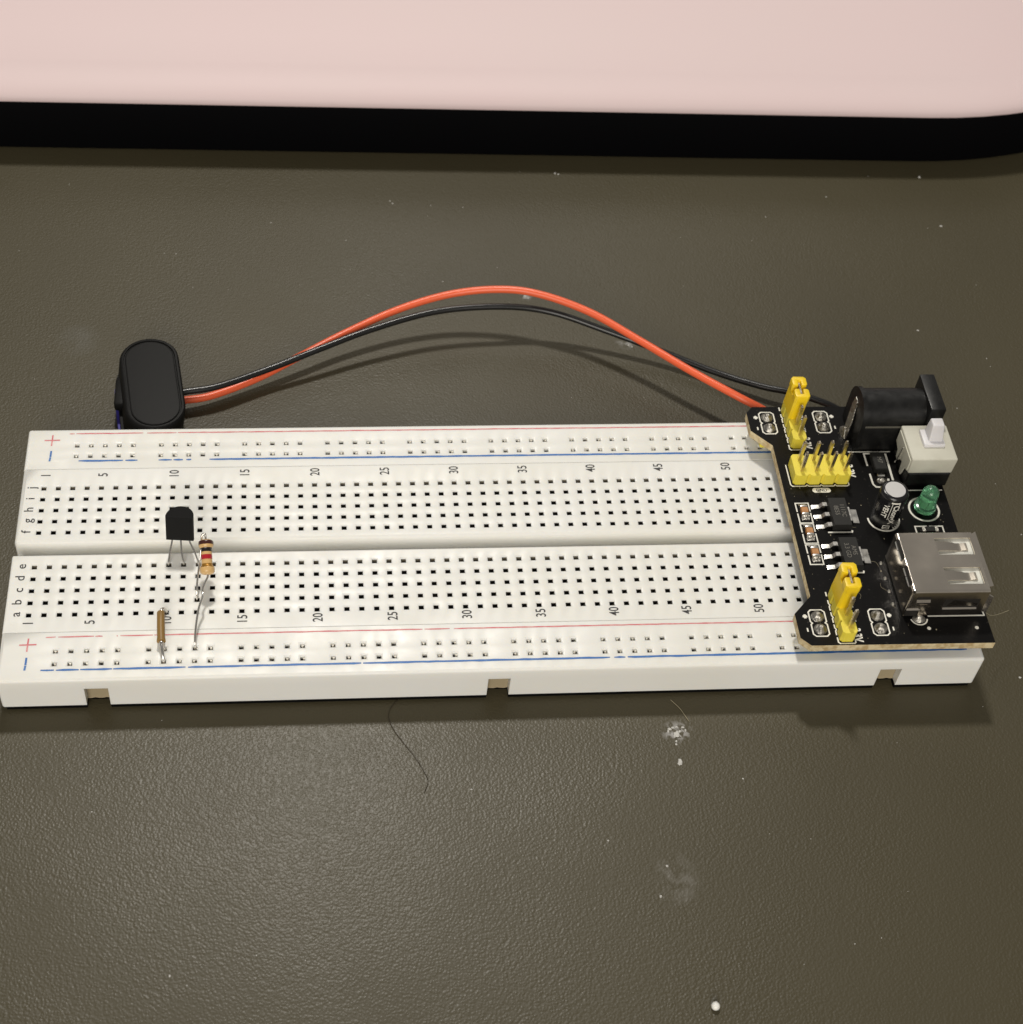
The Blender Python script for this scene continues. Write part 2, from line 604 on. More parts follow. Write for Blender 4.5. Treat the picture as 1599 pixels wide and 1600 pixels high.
def case_layer(g, prof, mi=0):
    """prof: list of (inset, z); stacks the rounded outline"""
    base = case_outline(-170, 287, 133.0, 375, 98, 98)
    n = len(base)
    cx, cy = 58, 254
    v, f = [], []
    for ins, z in prof:
        for (x, y) in base:
            d = Vector((x - cx, y - cy))
            # inset along the outline normal (rounded rectangle): shrink around the nearest corner centre
            ccx = min(max(x, -170 + 98), 287 - 98)
            ccy = min(max(y, 133 + 98), 375 - 98)
            nrm = Vector((x - ccx, y - ccy)).normalized()
            px, py = x - nrm.x * ins, y - nrm.y * ins
            rx, ry = px - 85, py - 133
            v.append((85 + rx * math.cos(CA) - ry * math.sin(CA), 133 + rx * math.sin(CA) + ry * math.cos(CA), z))
    for j in range(len(prof) - 1):
        for k in range(n):
            k2 = (k + 1) % n
            f.append((j * n + k, j * n + k2, (j + 1) * n + k2, (j + 1) * n + k))
    f.append(tuple((len(prof) - 1) * n + k for k in range(n)))
    f.append(tuple(range(n))[::-1])
    g.add(v, f, mi)


g = G()
case_layer(g, [(0.9, -TZ), (0.35, -TZ + 0.6), (0.3, 4.2), (0.8, 4.5)])
build('black_side', g, M['case_black'], case, angle=50)
g = G()
RL = 4.6
prof = [(1.2, 4.5), (0.35, 4.52), (0.08, 4.7)]
for k in range(0, 11):
    a = math.radians(90 * k / 10)
    prof.append((RL * 2.4 * (1 - math.cos(a)), 4.9 + RL * 0.85 * math.sin(a)))
prof += [(18, 10.3), (30, 12.1), (45, 13.7), (62, 14.8), (80, 15.4)]
case_layer(g, prof)
build('pink_lid', g, M['pink'], case, angle=60)

# ------------------------------------------------------------------ the breadboard
P = 2.54
bb = thing('breadboard', (78.7, 14.4, -TZ), 'long white solderless breadboard lying on the dark table', 'breadboard')


def edge_points(x0, x1, y0, y1, extra_front=()):
    """inner rectangle points with outward normals, counter-clockwise from the front left"""
    pts = []
    K = 4

    def corner(x, y, a0):
        for k in range(K + 1):
            a = math.radians(a0 + 90 * k / K)
            pts.append((x, y, math.cos(a), math.sin(a)))
    corner(x0, y0, 180)
    for e in extra_front:
        pts.append((e, y0, 0, -1))
    corner(x1, y0, -90)
    corner(x1, y1, 0)
    corner(x0, y1, 90)
    return pts


def block(g, x0, x1, y0, y1, zb, r, hx, hy, notches=(), a=0.74, b=0.435, nseg=4, ztop=0.0, ry0=None, ry1=None, wall=0.34):
    """moulded strip with a grid of funnelled square sockets; materials 0 plastic, 1 dark inside"""
    ry0 = r if ry0 is None else ry0
    ry1 = r if ry1 is None else ry1
    ix0, ix1, iy0, iy1 = x0 + r, x1 - r, y0 + ry0, y1 - ry1
    xs = sorted([ix0, ix1] + [h - a for h in hx] + [h + a for h in hx])
    ys = sorted([iy0, iy1] + [h - a for h in hy] + [h + a for h in hy])
    holes_x = {round(h - a, 4) for h in hx}
    holes_y = {round(h - a, 4) for h in hy}
    nx, ny = len(xs), len(ys)
    v = [(x, y, ztop) for y in ys for x in xs]
    f = []
    for j in range(ny - 1):
        for i in range(nx - 1):
            if round(xs[i], 4) in holes_x and round(ys[j], 4) in holes_y:
                continue
            f.append((j * nx + i, j * nx + i + 1, (j + 1) * nx + i + 1, (j + 1) * nx + i))
    g.add(v, f, 0)
    for x in hx:
        for y in hy:
            jit = random.uniform(-0.03, 0.03)
            v = []
            for (q, z) in ((a, ztop), (b + 0.06, ztop - 0.10), (b, ztop - 0.16), (b, ztop - wall)):
                v += [(x - q, y - q, z), (x + q, y - q, z), (x + q, y + q, z), (x - q, y + q, z)]
            f = [(4 * k + i, 4 * k + (i + 1) % 4, 4 * k + 4 + (i + 1) % 4, 4 * k + 4 + i) for k in range(3) for i in range(4)]
            g.add(v, f, 0)
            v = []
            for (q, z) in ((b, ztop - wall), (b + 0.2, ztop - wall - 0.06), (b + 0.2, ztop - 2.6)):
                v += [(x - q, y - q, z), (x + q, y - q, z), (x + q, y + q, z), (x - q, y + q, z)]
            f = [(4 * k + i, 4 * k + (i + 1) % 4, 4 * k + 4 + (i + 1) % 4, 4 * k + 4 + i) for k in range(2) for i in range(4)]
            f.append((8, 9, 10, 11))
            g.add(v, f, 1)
    ex = sorted([e for n_ in notches for e in n_])
    pts = edge_points(ix0, ix1, iy0, iy1, ex)
    n = len(pts)
    rings = []
    for k in range(nseg + 1):
        t = math.radians(90 * k / nseg)
        rings.append((r * math.sin(t), ztop - r * (1 - math.cos(t))))
    if notches:
        rings.append((r, NZ))
    rings.append((r, zb))
    v = [(x + nx_ * d, y + ny_ * d / r * (ry1 if ny_ > 0 else ry0), z) for d, z in rings for x, y, nx_, ny_ in pts]
    f = []
    for j in range(len(rings) - 1):
        for k in range(n):
            k2 = (k + 1) % n
            if notches and j == len(rings) - 2:
                xa, xb = pts[k][0], pts[k2][0]
                if pts[k][3] == -1 and pts[k2][3] == -1 and any(abs(xa - n0) < 1e-6 and abs(xb - n1) < 1e-6 for n0, n1 in notches):
                    continue
            f.append((j * n + k, j * n + k2, (j + 1) * n + k2, (j + 1) * n + k))
    if not notches:
        f.append(tuple((len(rings) - 1) * n + k for k in range(n))[::-1])
    g.add(v, f, 0)
    for n0, n1 in notches:
        d = 1.7
        v = [(n0, y0, NZ), (n1, y0, NZ), (n1, y0 + d, NZ), (n0, y0 + d, NZ), (n0, y0, zb), (n1, y0, zb), (n1, y0 + d, zb), (n0, y0 + d, zb)]
        g.add(v, [(0, 1, 2, 3), (0, 3, 7, 4), (1, 5, 6, 2), (3, 2, 6, 7)], 0)


NZ = -2.4
XL, XR = -4.0, 161.75
ZB = -7.2
COLS = [i * P for i in range(63)]
RAIL = [(2 + 6 * gq + k) * P for gq in range(10) for k in range(5)]
LOW_Y = [i * P for i in range(5)]
UPP_Y = [17.78 + i * P for i in range(5)]
RAIL_LO = [-10.02, -7.5]
RAIL_UP = [35.6, 38.15]
NOTCH = [(9.9, 13.8), (76.65, 80.4), (144.0, 147.75)]

g = G()
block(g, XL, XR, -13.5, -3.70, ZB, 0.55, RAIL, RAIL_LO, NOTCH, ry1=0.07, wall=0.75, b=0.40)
build('power_rail', g, [M['white'], M['rail_hole_shade']], bb, label='front power rail strip with three notches in its front face')
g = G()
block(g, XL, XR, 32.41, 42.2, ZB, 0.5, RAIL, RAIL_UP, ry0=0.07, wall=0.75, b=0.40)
build('power_rail', g, [M['white'], M['rail_hole_shade']], bb, label='back power rail strip')
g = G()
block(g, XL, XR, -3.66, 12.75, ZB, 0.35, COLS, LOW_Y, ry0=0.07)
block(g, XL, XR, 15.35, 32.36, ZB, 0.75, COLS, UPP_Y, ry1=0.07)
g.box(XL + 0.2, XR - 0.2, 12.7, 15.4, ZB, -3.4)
build('terminal_strip', g, [M['white'], M['hole_shade']], bb)
g = G()
g.box(XL + 0.7, XR - 0.7, -11.7, 41.6, -TZ, ZB + 0.001, 0)
for x0_, x1_ in ((XL + 0.7, 9.9), (13.8, 76.65), (80.4, 144.0), (147.75, XR - 0.7)):
    g.box(x0_, x1_, -13.35, -11.7, -TZ, ZB - 0.001, 0)
build('foam_backing', g, M['foam'], bb, angle=0)
for n0, n1 in NOTCH:
    g = G()
    k = 6
    top = [(n0 + 0.06 + (n1 - n0 - 0.12) * i / k, -6.85 + 0.12 * math.sin(i * 2.1 + n0)) for i in range(k + 1)]
    v = [(x, -11.97, NZ - 0.05) for x, _ in top] + [(x, -11.97 - 0.05, z) for x, z in top] + [(x, -12.25, z - 0.12) for x, z in top]
    f = [(i, i + 1, k + 2 + i, k + 1 + i) for i in range(k)] + [(k + 1 + i, k + 2 + i, 2 * k + 3 + i, 2 * k + 2 + i) for i in range(k)]
    g.add(v, f)
    build('notch_tape', g, M['tape'], bb)

# contact clips glinting inside the sockets: too small to pick apart
g = G()
for ys_, deep, rails in ((RAIL_LO, -0.77, True), (RAIL_UP, -0.77, True)):
    for x in RAIL:
        for y in ys_:
            j1, j2 = random.uniform(-0.12, 0.12), random.uniform(-0.15, 0.1)
            w = 0.5
            gap = 0.05 + random.uniform(0, 0.09)
            g.add([(x - 0.55, y - w, deep), (x - 0.55, y + w, deep), (x - gap + j1, y + w, -1.05 + j2), (x - gap + j1, y - w, -1.05 + j2)], [(0, 1, 2, 3)], 0)
            g.add([(x + 0.55, y - w, deep), (x + 0.55, y + w, deep), (x + gap + j1, y + w, -1.05 - j2), (x + gap + j1, y - w, -1.05 - j2)], [(0, 1, 2, 3)], 0)
            if random.random() < 0.75:
                q = random.uniform(-0.3, 0.1)
                g.add([(x + q, y + 0.30, -0.38), (x + q + 0.35, y + 0.30, -0.38), (x + q + 0.30, y - 0.05, -0.8), (x + q + 0.05, y - 0.05, -0.8)], [(0, 1, 2, 3)], 0)
for x in COLS:
    for y in (LOW_Y[-1], UPP_Y[-1]):
        t = random.uniform(-0.08, 0.12)
        g.add([(x - 0.62, y + 0.52, -0.45 + t), (x + 0.62, y + 0.52, -0.45 + t), (x + 0.62, y + 0.3, -1.6), (x - 0.62, y + 0.3, -1.6)], [(0, 1, 2, 3)], 1)
    for y in LOW_Y[:-1] + UPP_Y[:-1]:
        if random.random() < 0.55:
            j1 = random.uniform(-0.2, 0.2)
            sgn = random.choice((-1, 1))
            if x > 90:
                sgn = 1
            g.add([(x + sgn * 0.6, y - 0.5, -0.55), (x + sgn * 0.6, y + 0.5, -0.55), (x + sgn * 0.05 + j1, y + 0.5, -1.7), (x + sgn * 0.05 + j1, y - 0.5, -1.7)], [(0, 1, 2, 3)], 1)
build('contact_clips', g, [M['clip'], M['clip_dull']], bb, origin=(78.7, 14.4, -2), angle=0, kind='stuff')

# printed numbers, letters, rail lines
for n_ in [1] + list(range(5, 61, 5)):
    for y in (-1.75, 30.95):
        g = G()
        add_text(g, str(n_), 2.45, (n_ - 1) * P + 0.18, y - 0.05, 0.03, 'ccw', 0.76, 0.018)
        build('column_number', g, M['ink'], bb, angle=0)
for i, ch in enumerate('abcdefghij'):
    y = (LOW_Y + UPP_Y)[i]
    for x in (-2.1, 62 * P + 2.15):
        g = G()
        add_text(g, ch, 2.3, x, y + 0.1, 0.03, 'ccw', 1.0, 0.015)
        build('row_letter', g, M['ink'], bb, angle=0)


def rail_line(x0, x1, y, w, gaps, mi):
    g = G()
    cuts = [x0]
    for a_, b_ in gaps:
        cuts += [a_, b_]
    cuts.append(x1)
    for i in range(0, len(cuts), 2):
        xa, xb = cuts[i], cuts[i + 1]
        n = max(2, int((xb - xa) / 1.2))
        pts = []
        up_, lo_ = [], []
        for k in range(n + 1):
            x = xa + (xb - xa) * k / n
            wob = random.uniform(-0.03, 0.03)
            wd = w * random.uniform(0.8, 1.12) * (0.55 if k in (0, n) else 1)
            up_.append((x, y + wob + wd / 2, 0.03))
            lo_.append((x, y + wob - wd / 2, 0.03))
        g.add(lo_ + up_, [(k, k + 1, n + 2 + k, n + 1 + k) for k in range(n)])
    build('rail_line', g, mi, bb, angle=0)


rail_line(3.3, 159, -4.72, 0.25, [(4.9, 5.3), (11.2, 11.4), (12.6, 14.9), (15.1, 15.5), (20.9, 21.1), (66.0, 66.3), (70.6, 71.3)], M['ink_red'])
rail_line(3.0, 159, -11.33, 0.40, [(5.2, 5.5), (9.2, 9.4), (14.6, 14.75), (26.5, 26.9), (55.4, 55.7), (97.2, 97.9), (99.8, 100.2)], M['ink_blue'])
rail_line(3.5, 159, 41.0, 0.26, [(4.4, 4.7), (16.9, 17.6), (23.0, 23.2)], M['ink_red'])
rail_line(5.6, 159, 34.3, 0.42, [(13.6, 14.0), (16.2, 20.0), (22.4, 22.7), (24.4, 25.0), (25.9, 29.2)], M['ink_blue'])
for y in (-6.2, 39.4):
    g = G()
    g.ribbon([(-0.9, y), (1.9, y + 0.04)], 0.26, 0.0)
    g.ribbon([(0.45, y - 1.35), (0.5, y + 1.3)], 0.26, 0.006)
    build('plus_mark', g, M['ink_red'], bb, angle=0)
for y in (-10.0, 35.55):
    g = G()
    g.ribbon([(0.42, y - 1.25), (0.5, y - 0.3)], 0.34, 0.0)
    g.ribbon([(0.5, y - 0.2), (0.52, y + 1.25)], 0.34, 0.0)
    build('minus_mark', g, M['ink_blue'], bb, angle=0)

# ------------------------------------------------------------------ power supply module
ZP = 5.1                       # top of the circuit board
MR = -0.008                    # the module sits a little askew
mod = thing('power_supply_module', (145, 14, -0.001), 'black power supply module plugged across the right end of the breadboard', 'power module')
mod.rotation_euler.z = MR


def mod_world(x, y, z):
    dx, dy = x - 145, y - 14
    return (145 + dx * math.cos(MR) - dy * math.sin(MR), 14 + dx * math.sin(MR) + dy * math.cos(MR), z)


outline = [(130.45, -13.5), (161.95, -13.5), (161.95, 41.05), (130.3, 41.05), (129.0, 39.55), (129.0, 35.0), (132.45, 31.3), (132.3, -3.3), (128.85, -6.95), (128.85, -11.9)]
g = G()
n = len(outline)
g.add([(x, y, ZP) for x, y in outline], [tuple(range(n))], 0)
g.add([(x, y, ZP - 1.6) for x, y in outline], [tuple(range(n))[::-1]], 0)
# routed edge, slightly ragged
ev, ef = [], []
ring_pts = []
for i in range(n):
    a_, b_ = Vector(outline[i]), Vector(outline[(i + 1) % n])
    k = max(1, int((b_ - a_).length / 1.0))
    nr = Vector(((b_ - a_).y, -(b_ - a_).x)).normalized()
    for q in range(k):
        p = a_ + (b_ - a_) * q / k
        ring_pts.append((p, nr if q else Vector((0, 0))))
m_ = len(ring_pts)
for zi, z in enumerate((ZP - 0.02, ZP - 0.5, ZP - 1.1, ZP - 1.58)):
    for p, nr in ring_pts:
        o_ = random.uniform(-0.02, 0.07) if zi in (1, 2) else 0.0
        ev.append((p.x + nr.x * o_, p.y + nr.y * o_, z))
for j in range(3):
    for k in range(m_):
        k2 = (k + 1) % m_
        ef.append((j * m_ + k, (j + 1) * m_ + k, (j + 1) * m_ + k2, j * m_ + k2))
g.add(ev, ef, 1)
pcb = build('circuit_board', g, [M['pcb'], M['pcb_edge']], mod, angle=30)

# rail headers below the board, with their pins
for x in (132.63, 142.9):
    for y in (-8.76, 36.87):
        g = G()
        g.bbox(x - 1.25, x + 1.25, y - 2.5, y + 2.5, 0.9, ZP - 1.62, 0.25, 1, 0)
        for dy in (-1.27, 1.27):
            g.box(x - 0.3, x + 0.3, y + dy - 0.3, y + dy + 0.3, -1.5, 0.9, 1)
        build('rail_header', g, [M['yellow'], M['pin']], mod)

# solder joints and their printed frames
sj = None
for x, y0 in ((132.63, 34.25), (142.95, 34.45), (132.6, -11.6), (142.95, -11.6)):
    for dy in (1.35, 3.95):
        o_ = (x, y0 + dy, ZP)
        if sj is None:
            g = G()
            g.lathe([(1.14, ZP + 0.02), (1.1, ZP + 0.12), (0.92, ZP + 0.38), (0.6, ZP + 0.62), (0.42, ZP + 0.86), (0.24, ZP + 0.95)], x, y0 + dy, 16)
            for i_ in range(len(g.v)):
                p = g.v[i_]
                g.v[i_] = (p[0] + random.uniform(-.05, .05), p[1] + random.uniform(-.05, .05), p[2] + random.uniform(-.03, .03))
            sj = build('solder_joint', g, M['solder'], pcb, origin=o_, angle=60)
        else:
            c = dup(sj, pcb, o_)
            c.rotation_euler.z = random.uniform(0, 6)
    g = G()
    hw, h, cy = 1.38, 2.72, y0 + 2.66
    c_ = 0.45
    fr = [(x - hw + c_, cy + h), (x + hw - c_, cy + h), (x + hw, cy + h - c_), (x + hw, cy + 0.3), (x + hw - 0.28, cy), (x + hw, cy - 0.3), (x + hw, cy - h + c_),
          (x + hw - c_, cy - h), (x - hw + c_, cy - h), (x - hw, cy - h + c_), (x - hw, cy - 0.3), (x - hw + 0.28, cy), (x - hw, cy + 0.3), (x - hw, cy + h - c_)]
    g.ribbon(fr, 0.24, ZP, closed=True)
    s_ = -1 if x < 138 else 1
    xx = x + s_ * 2.1
    g.ribbon([(xx - 0.4, cy + 1.4), (xx + 0.4, cy + 1.4)], 0.42, ZP)
    g.ribbon([(xx, cy + 1.0), (xx, cy + 1.8)], 0.42, ZP + 0.004)
    g.ribbon([(xx + 0.1 * s_, cy - 1.75), (xx + 0.1 * s_, cy - 1.0)], 0.26, ZP)
    build('silkscreen_line', g, M['silk'], pcb, angle=0)


def silk(pts, w=0.22, closed=False):
    g = G()
    g.ribbon(pts, w, ZP, closed=closed)
    build('silkscreen_line', g, M['silk'], pcb, angle=0)


def silk_text(body, size, x, y, turn='cw', sx=0.9, bold=0.03, z=ZP + 0.03, m='silk'):
    g = G()
    add_text(g, body, size, x, y, z, turn, sx, bold)
    build('printed_text', g, M[m], pcb, angle=0)


# pin headers
PIN_Z0, PIN_TIP = ZP - 0.2, 12.6


def pin_mesh(x, y, z0=PIN_Z0, z1=PIN_TIP):
    g = G()
    h, t = 0.28, 0.12
    v = []
    for q, z in ((h, z0), (h, z1 - 0.4), (t, z1)):
        v += [(x - q, y - q, z), (x + q, y - q, z), (x + q, y + q, z), (x - q, y + q, z)]
    f = [(4 * k + i, 4 * k + (i + 1) % 4, 4 * k + 4 + (i + 1) % 4, 4 * k + 4 + i) for k in range(2) for i in range(4)]
    f.append((8, 9, 10, 11))
    return g.add(v, f)


PIN = None


def add_pin(parent, x, y):
    global PIN
    if PIN is None:
        PIN = build('pin', pin_mesh(x, y), M['pin'], parent, origin=(x, y, ZP), angle=0)
        p = PIN
    else:
        p = dup(PIN, parent, (x, y, ZP))
    p.rotation_euler = (random.uniform(-0.01, 0.02), random.uniform(0.0, 0.03), 0)


def header_body(g, xs, ys, rows_along_y):
    """moulded housing: octagonal cell per pin position"""
    c = 0.42
    if rows_along_y:
        x0, x1 = xs[0] - 1.27, xs[-1] + 1.27
        L_ = []
        for y in sorted(ys):
            L_ += [(x1 - c, y - 1.27), (x1, y - 1.27 + c), (x1, y + 1.27 - c), (x1 - c, y + 1.27)]
        R_ = []
        for y in sorted(ys, reverse=True):
            R_ += [(x0 + c, y + 1.27), (x0, y + 1.27 - c), (x0, y - 1.27 + c), (x0 + c, y - 1.27)]
        poly = L_ + R_
    else:
        y0, y1 = ys[0] - 1.27, ys[-1] + 1.27
        F_ = []
        for x in xs:
            F_ += [(x - 1.27, y0 + c), (x - 1.27 + c, y0), (x + 1.27 - c, y0), (x + 1.27, y0 + c)]
        B_ = []
        for x in reversed(xs):
            B_ += [(x + 1.27, y1 - c), (x + 1.27 - c, y1), (x - 1.27 + c, y1), (x - 1.27, y1 - c)]
        poly = F_ + B_
    out = []
    for p in poly:
        if not out or (Vector(p) - Vector(out[-1])).length > 1e-4:
            out.append(p)
    g.prism(out, ZP + 0.02, ZP + 2.5)
    return out


for hx_, ys_, txt in ((136.62, [-11.6, -9.06, -6.52, -3.98], 'low'), (136.95, [31.75, 34.29, 36.83, 39.37], 'up')):
    g = G()
    header_body(g, [hx_], ys_, True)
    hd = build('pin_header', g, M['yellow'], mod)
    for y in ys_:
        add_pin(hd, hx_, y)
    x0, y0, y1 = hx_ - 1.5, ys_[0] - 1.6, ys_[-1] + 1.6
    g = G()
    g.ribbon([(x0 + 2.95, y0 + 0.6), (x0 + 2.95, y0 + 0.2), (x0 + 2.75, y0), (x0 + 0.25, y0), (x0, y0 + 0.25), (x0, y0 + 1.25)], 0.24, ZP)
    for y in ys_[:-1]:
        g.ribbon([(x0, y + 0.12), (x0, y + 0.95), (x0 + 0.2, y + 1.27), (x0, y + 1.6), (x0, y + 2.3)], 0.22, ZP)
    g.ribbon([(x0, y1 - 1.0), (x0, y1 - 0.1)], 0.24, ZP)
    build('silkscreen_line', g, M['silk'], pcb, angle=0)
    silk_text('3.3V', 1.9, hx_ + 2.05, ys_[0] + 0.1, 'cw', 0.82, 0.07)
    silk_text('OFF', 1.35, hx_ + 1.95, ys_[1] + 1.35, 'cw', 0.9, 0.03)
    silk_text('5V', 1.6, hx_ + 2.0, ys_[3] - 1.0, 'cw', 0.9, 0.03)

g = G()
HX = [135.62 + 2.6 * i for i in range(4)]
HX = [135.6, 138.22, 140.78, 143.4]
header_body(g, HX, [23.0, 25.6], False)
hd = build('pin_header', g, M['yellow'], mod)
for x in HX:
    for y in (23.0, 25.6):
        add_pin(hd, x, y)
g = G()
fp = [(133.9, 26.5), (133.9, 21.75), (134.2, 21.35)]
for x in HX[:-1]:
    fp += [(x + 1.0, 21.35), (x + 1.3, 21.65), (x + 1.6, 21.35)]
fp += [(144.3, 21.35), (144.65, 21.6), (144.65, 22.2)]
g.ribbon(fp, 0.22, ZP)
build('silkscreen_line', g, M['silk'], pcb, angle=0)
silk_text('3.3V', 1.85, 145.6, 25.0, 'cw', 0.9, 0.07)
silk([(143.1, 30.9), (143.9, 30.7)], 0.28)
silk([(145.0, 28.6), (145.5, 28.55)], 0.3)
# GND pill: white tablet with the letters left black
g = G()
pill = []
for k in range(9):
    a = math.radians(90 + 180 * k / 8)
    pill.append((138.15 + 0.55 * math.cos(a), 20.35 + 0.55 * math.sin(a)))
for k in range(9):
    a = math.radians(-90 + 180 * k / 8)
    pill.append((140.45 + 0.55 * math.cos(a), 20.35 + 0.55 * math.sin(a)))
g.add([(x, y, ZP + 0.03) for x, y in pill], [tuple(range(len(pill)))])
build('silkscreen_line', g, M['silk'], pcb, angle=0)
silk_text('GND', 0.95, 139.3, 20.35, 'none', 0.95, 0.02, ZP + 0.05, 'ink')


# jumper caps: lift off the pins, so they are things of their own
def jumper(hx_, yc, label):
    root = thing('header_jumper', mod_world(hx_, yc, ZP + 2.5), label, 'jumper', 'yellow jumper caps on the pin headers')
    root.rotation_euler = (0.02, 0.035, MR)
    o = ORG[root.name]

    def L(g):
        return g.xf(Matrix.Translation(Vector(o)))
    g = G()
    # lower body with chamfered long edges
    hw, hl = 1.27, 2.5
    z0, z1, z2 = 0.03, 4.35, 6.1
    c = 0.35
    for (zz0, zz1, a, b) in ((z0, z1, hw, hl),):
        g.prism([(-a, -b + c), (-a + c, -b), (a - c, -b), (a, -b + c), (a, b - c), (a - c, b), (-a + c, b), (-a, b - c)], zz0, zz1)
    L(g)
    build('cap_body', g, M['yellow_cap'], root, origin=o, angle=30)
    for s in (-1, 1):
        g = G()
        st = len(g.v)
        y0, y1 = 0.42 * s, 2.62 * s
        w = 1.36
        # U-shaped collar round a pin slot, open towards the middle
        ya, yb = min(y0, y1), max(y0, y1)
        q = 0.34
        if s > 0:
            poly = [(-w, ya + .3), (-w + .3, ya), (-q, ya), (-q, ya + 1.25), (q, ya + 1.25), (q, ya), (w - .3, ya), (w, ya + .3), (w, yb - .4), (w - .4, yb), (-w + .4, yb), (-w, yb - .4)]
        else:
            poly = [(-w, yb - .3), (-w, ya + .4), (-w + .4, ya), (w - .4, ya), (w, ya + .4), (w, yb - .3), (w - .3, yb), (q, yb), (q, yb - 1.25), (-q, yb - 1.25), (-q, yb), (-w + .3, yb)]
        g.prism(poly, z1 + 0.01, z2)
        bm = bmesh.new()
        vs = [bm.verts.new(p) for p in g.v]
        for f in g.f:
            try:
                bm.faces.new([vs[i] for i in f])
            except ValueError:
                pass
        bmesh.ops.remove_doubles(bm, verts=bm.verts, dist=1e-5)
        bmesh.ops.recalc_face_normals(bm, faces=bm.faces)
        es = [e for e in bm.edges if e.is_manifold and e.calc_face_angle(0) > 0.9]
        bmesh.ops.bevel(bm, geom=es, offset=0.14, segments=2, profile=0.5, affect='EDGES')
        g = G()
        g.addbm(bm)
        L(g)
        build('cap_collar', g, M['yellow_cap'], root, origin=o, angle=40)
    g = G()
    g.box(-0.16, 0.16, -1.95, 1.95, z1 - 0.2, z2 - 0.5)
    L(g)
    build('contact_strip', g, M['pin'], root, origin=o, angle=0)
    return root


jumper(136.62, -5.25, 'yellow jumper cap on the header in front, beside the metal USB socket')
jumper(136.95, 38.1, 'yellow jumper cap on the back header, beside the black barrel jack')

# chip capacitors with printed frames
for y0, y1, x in ((12.8, 17.35, 135.0), (8.2, 12.6, 134.95), (3.5, 7.85, 134.95)):
    g = G()
    cy = (y0 + y1) / 2
    g.ribbon([(x - 1.18, cy + 0.25), (x - 1.18, y1), (x + 1.18, y1), (x + 1.18, cy + 0.35)], 0.24, ZP)
    g.ribbon([(x + 1.18, cy + 0.0), (x + 1.18, y0), (x - 1.18, y0), (x - 1.18, cy - 0.1)], 0.24, ZP)
    build('silkscreen_line', g, M['silk'], pcb, angle=0)
    g = G()
    g.bbox(x - 0.62, x + 0.62, cy - 0.42, cy + 0.78, ZP + 0.05, ZP + 0.85, 0.08, 1)
    cp = build('chip_capacitor', g, M['cer'], mod)
    for s, ya, yb in ((1, cy + 0.79, cy + 1.25), (-1, cy - 0.88, cy - 0.43)):
        g = G()
        g.bbox(x - 0.64, x + 0.64, ya, yb, ZP + 0.04, ZP + 0.87, 0.1, 2)
        build('end_cap', g, M['tin'], cp)
        g = G()
        yy = yb if s > 0 else ya
        ye = yy + s * 0.75
        v = [(x - 0.66, yy, ZP + 0.02), (x + 0.66, yy, ZP + 0.02), (x + 0.66, yy, ZP + 0.6), (x - 0.66, yy, ZP + 0.6),
             (x - 0.7, yy + s * 0.3, ZP + 0.22), (x + 0.7, yy + s * 0.3, ZP + 0.22), (x - 0.72, ye, ZP + 0.04), (x + 0.72, ye, ZP + 0.04)]
        g.add(v, [(3, 2, 5, 4), (4, 5, 7, 6), (0, 3, 4), (2, 1, 5), (0, 4, 6), (1, 7, 5), (0, 6, 7, 1)])
        build('solder_fillet', g, M['solder'], cp, angle=80)

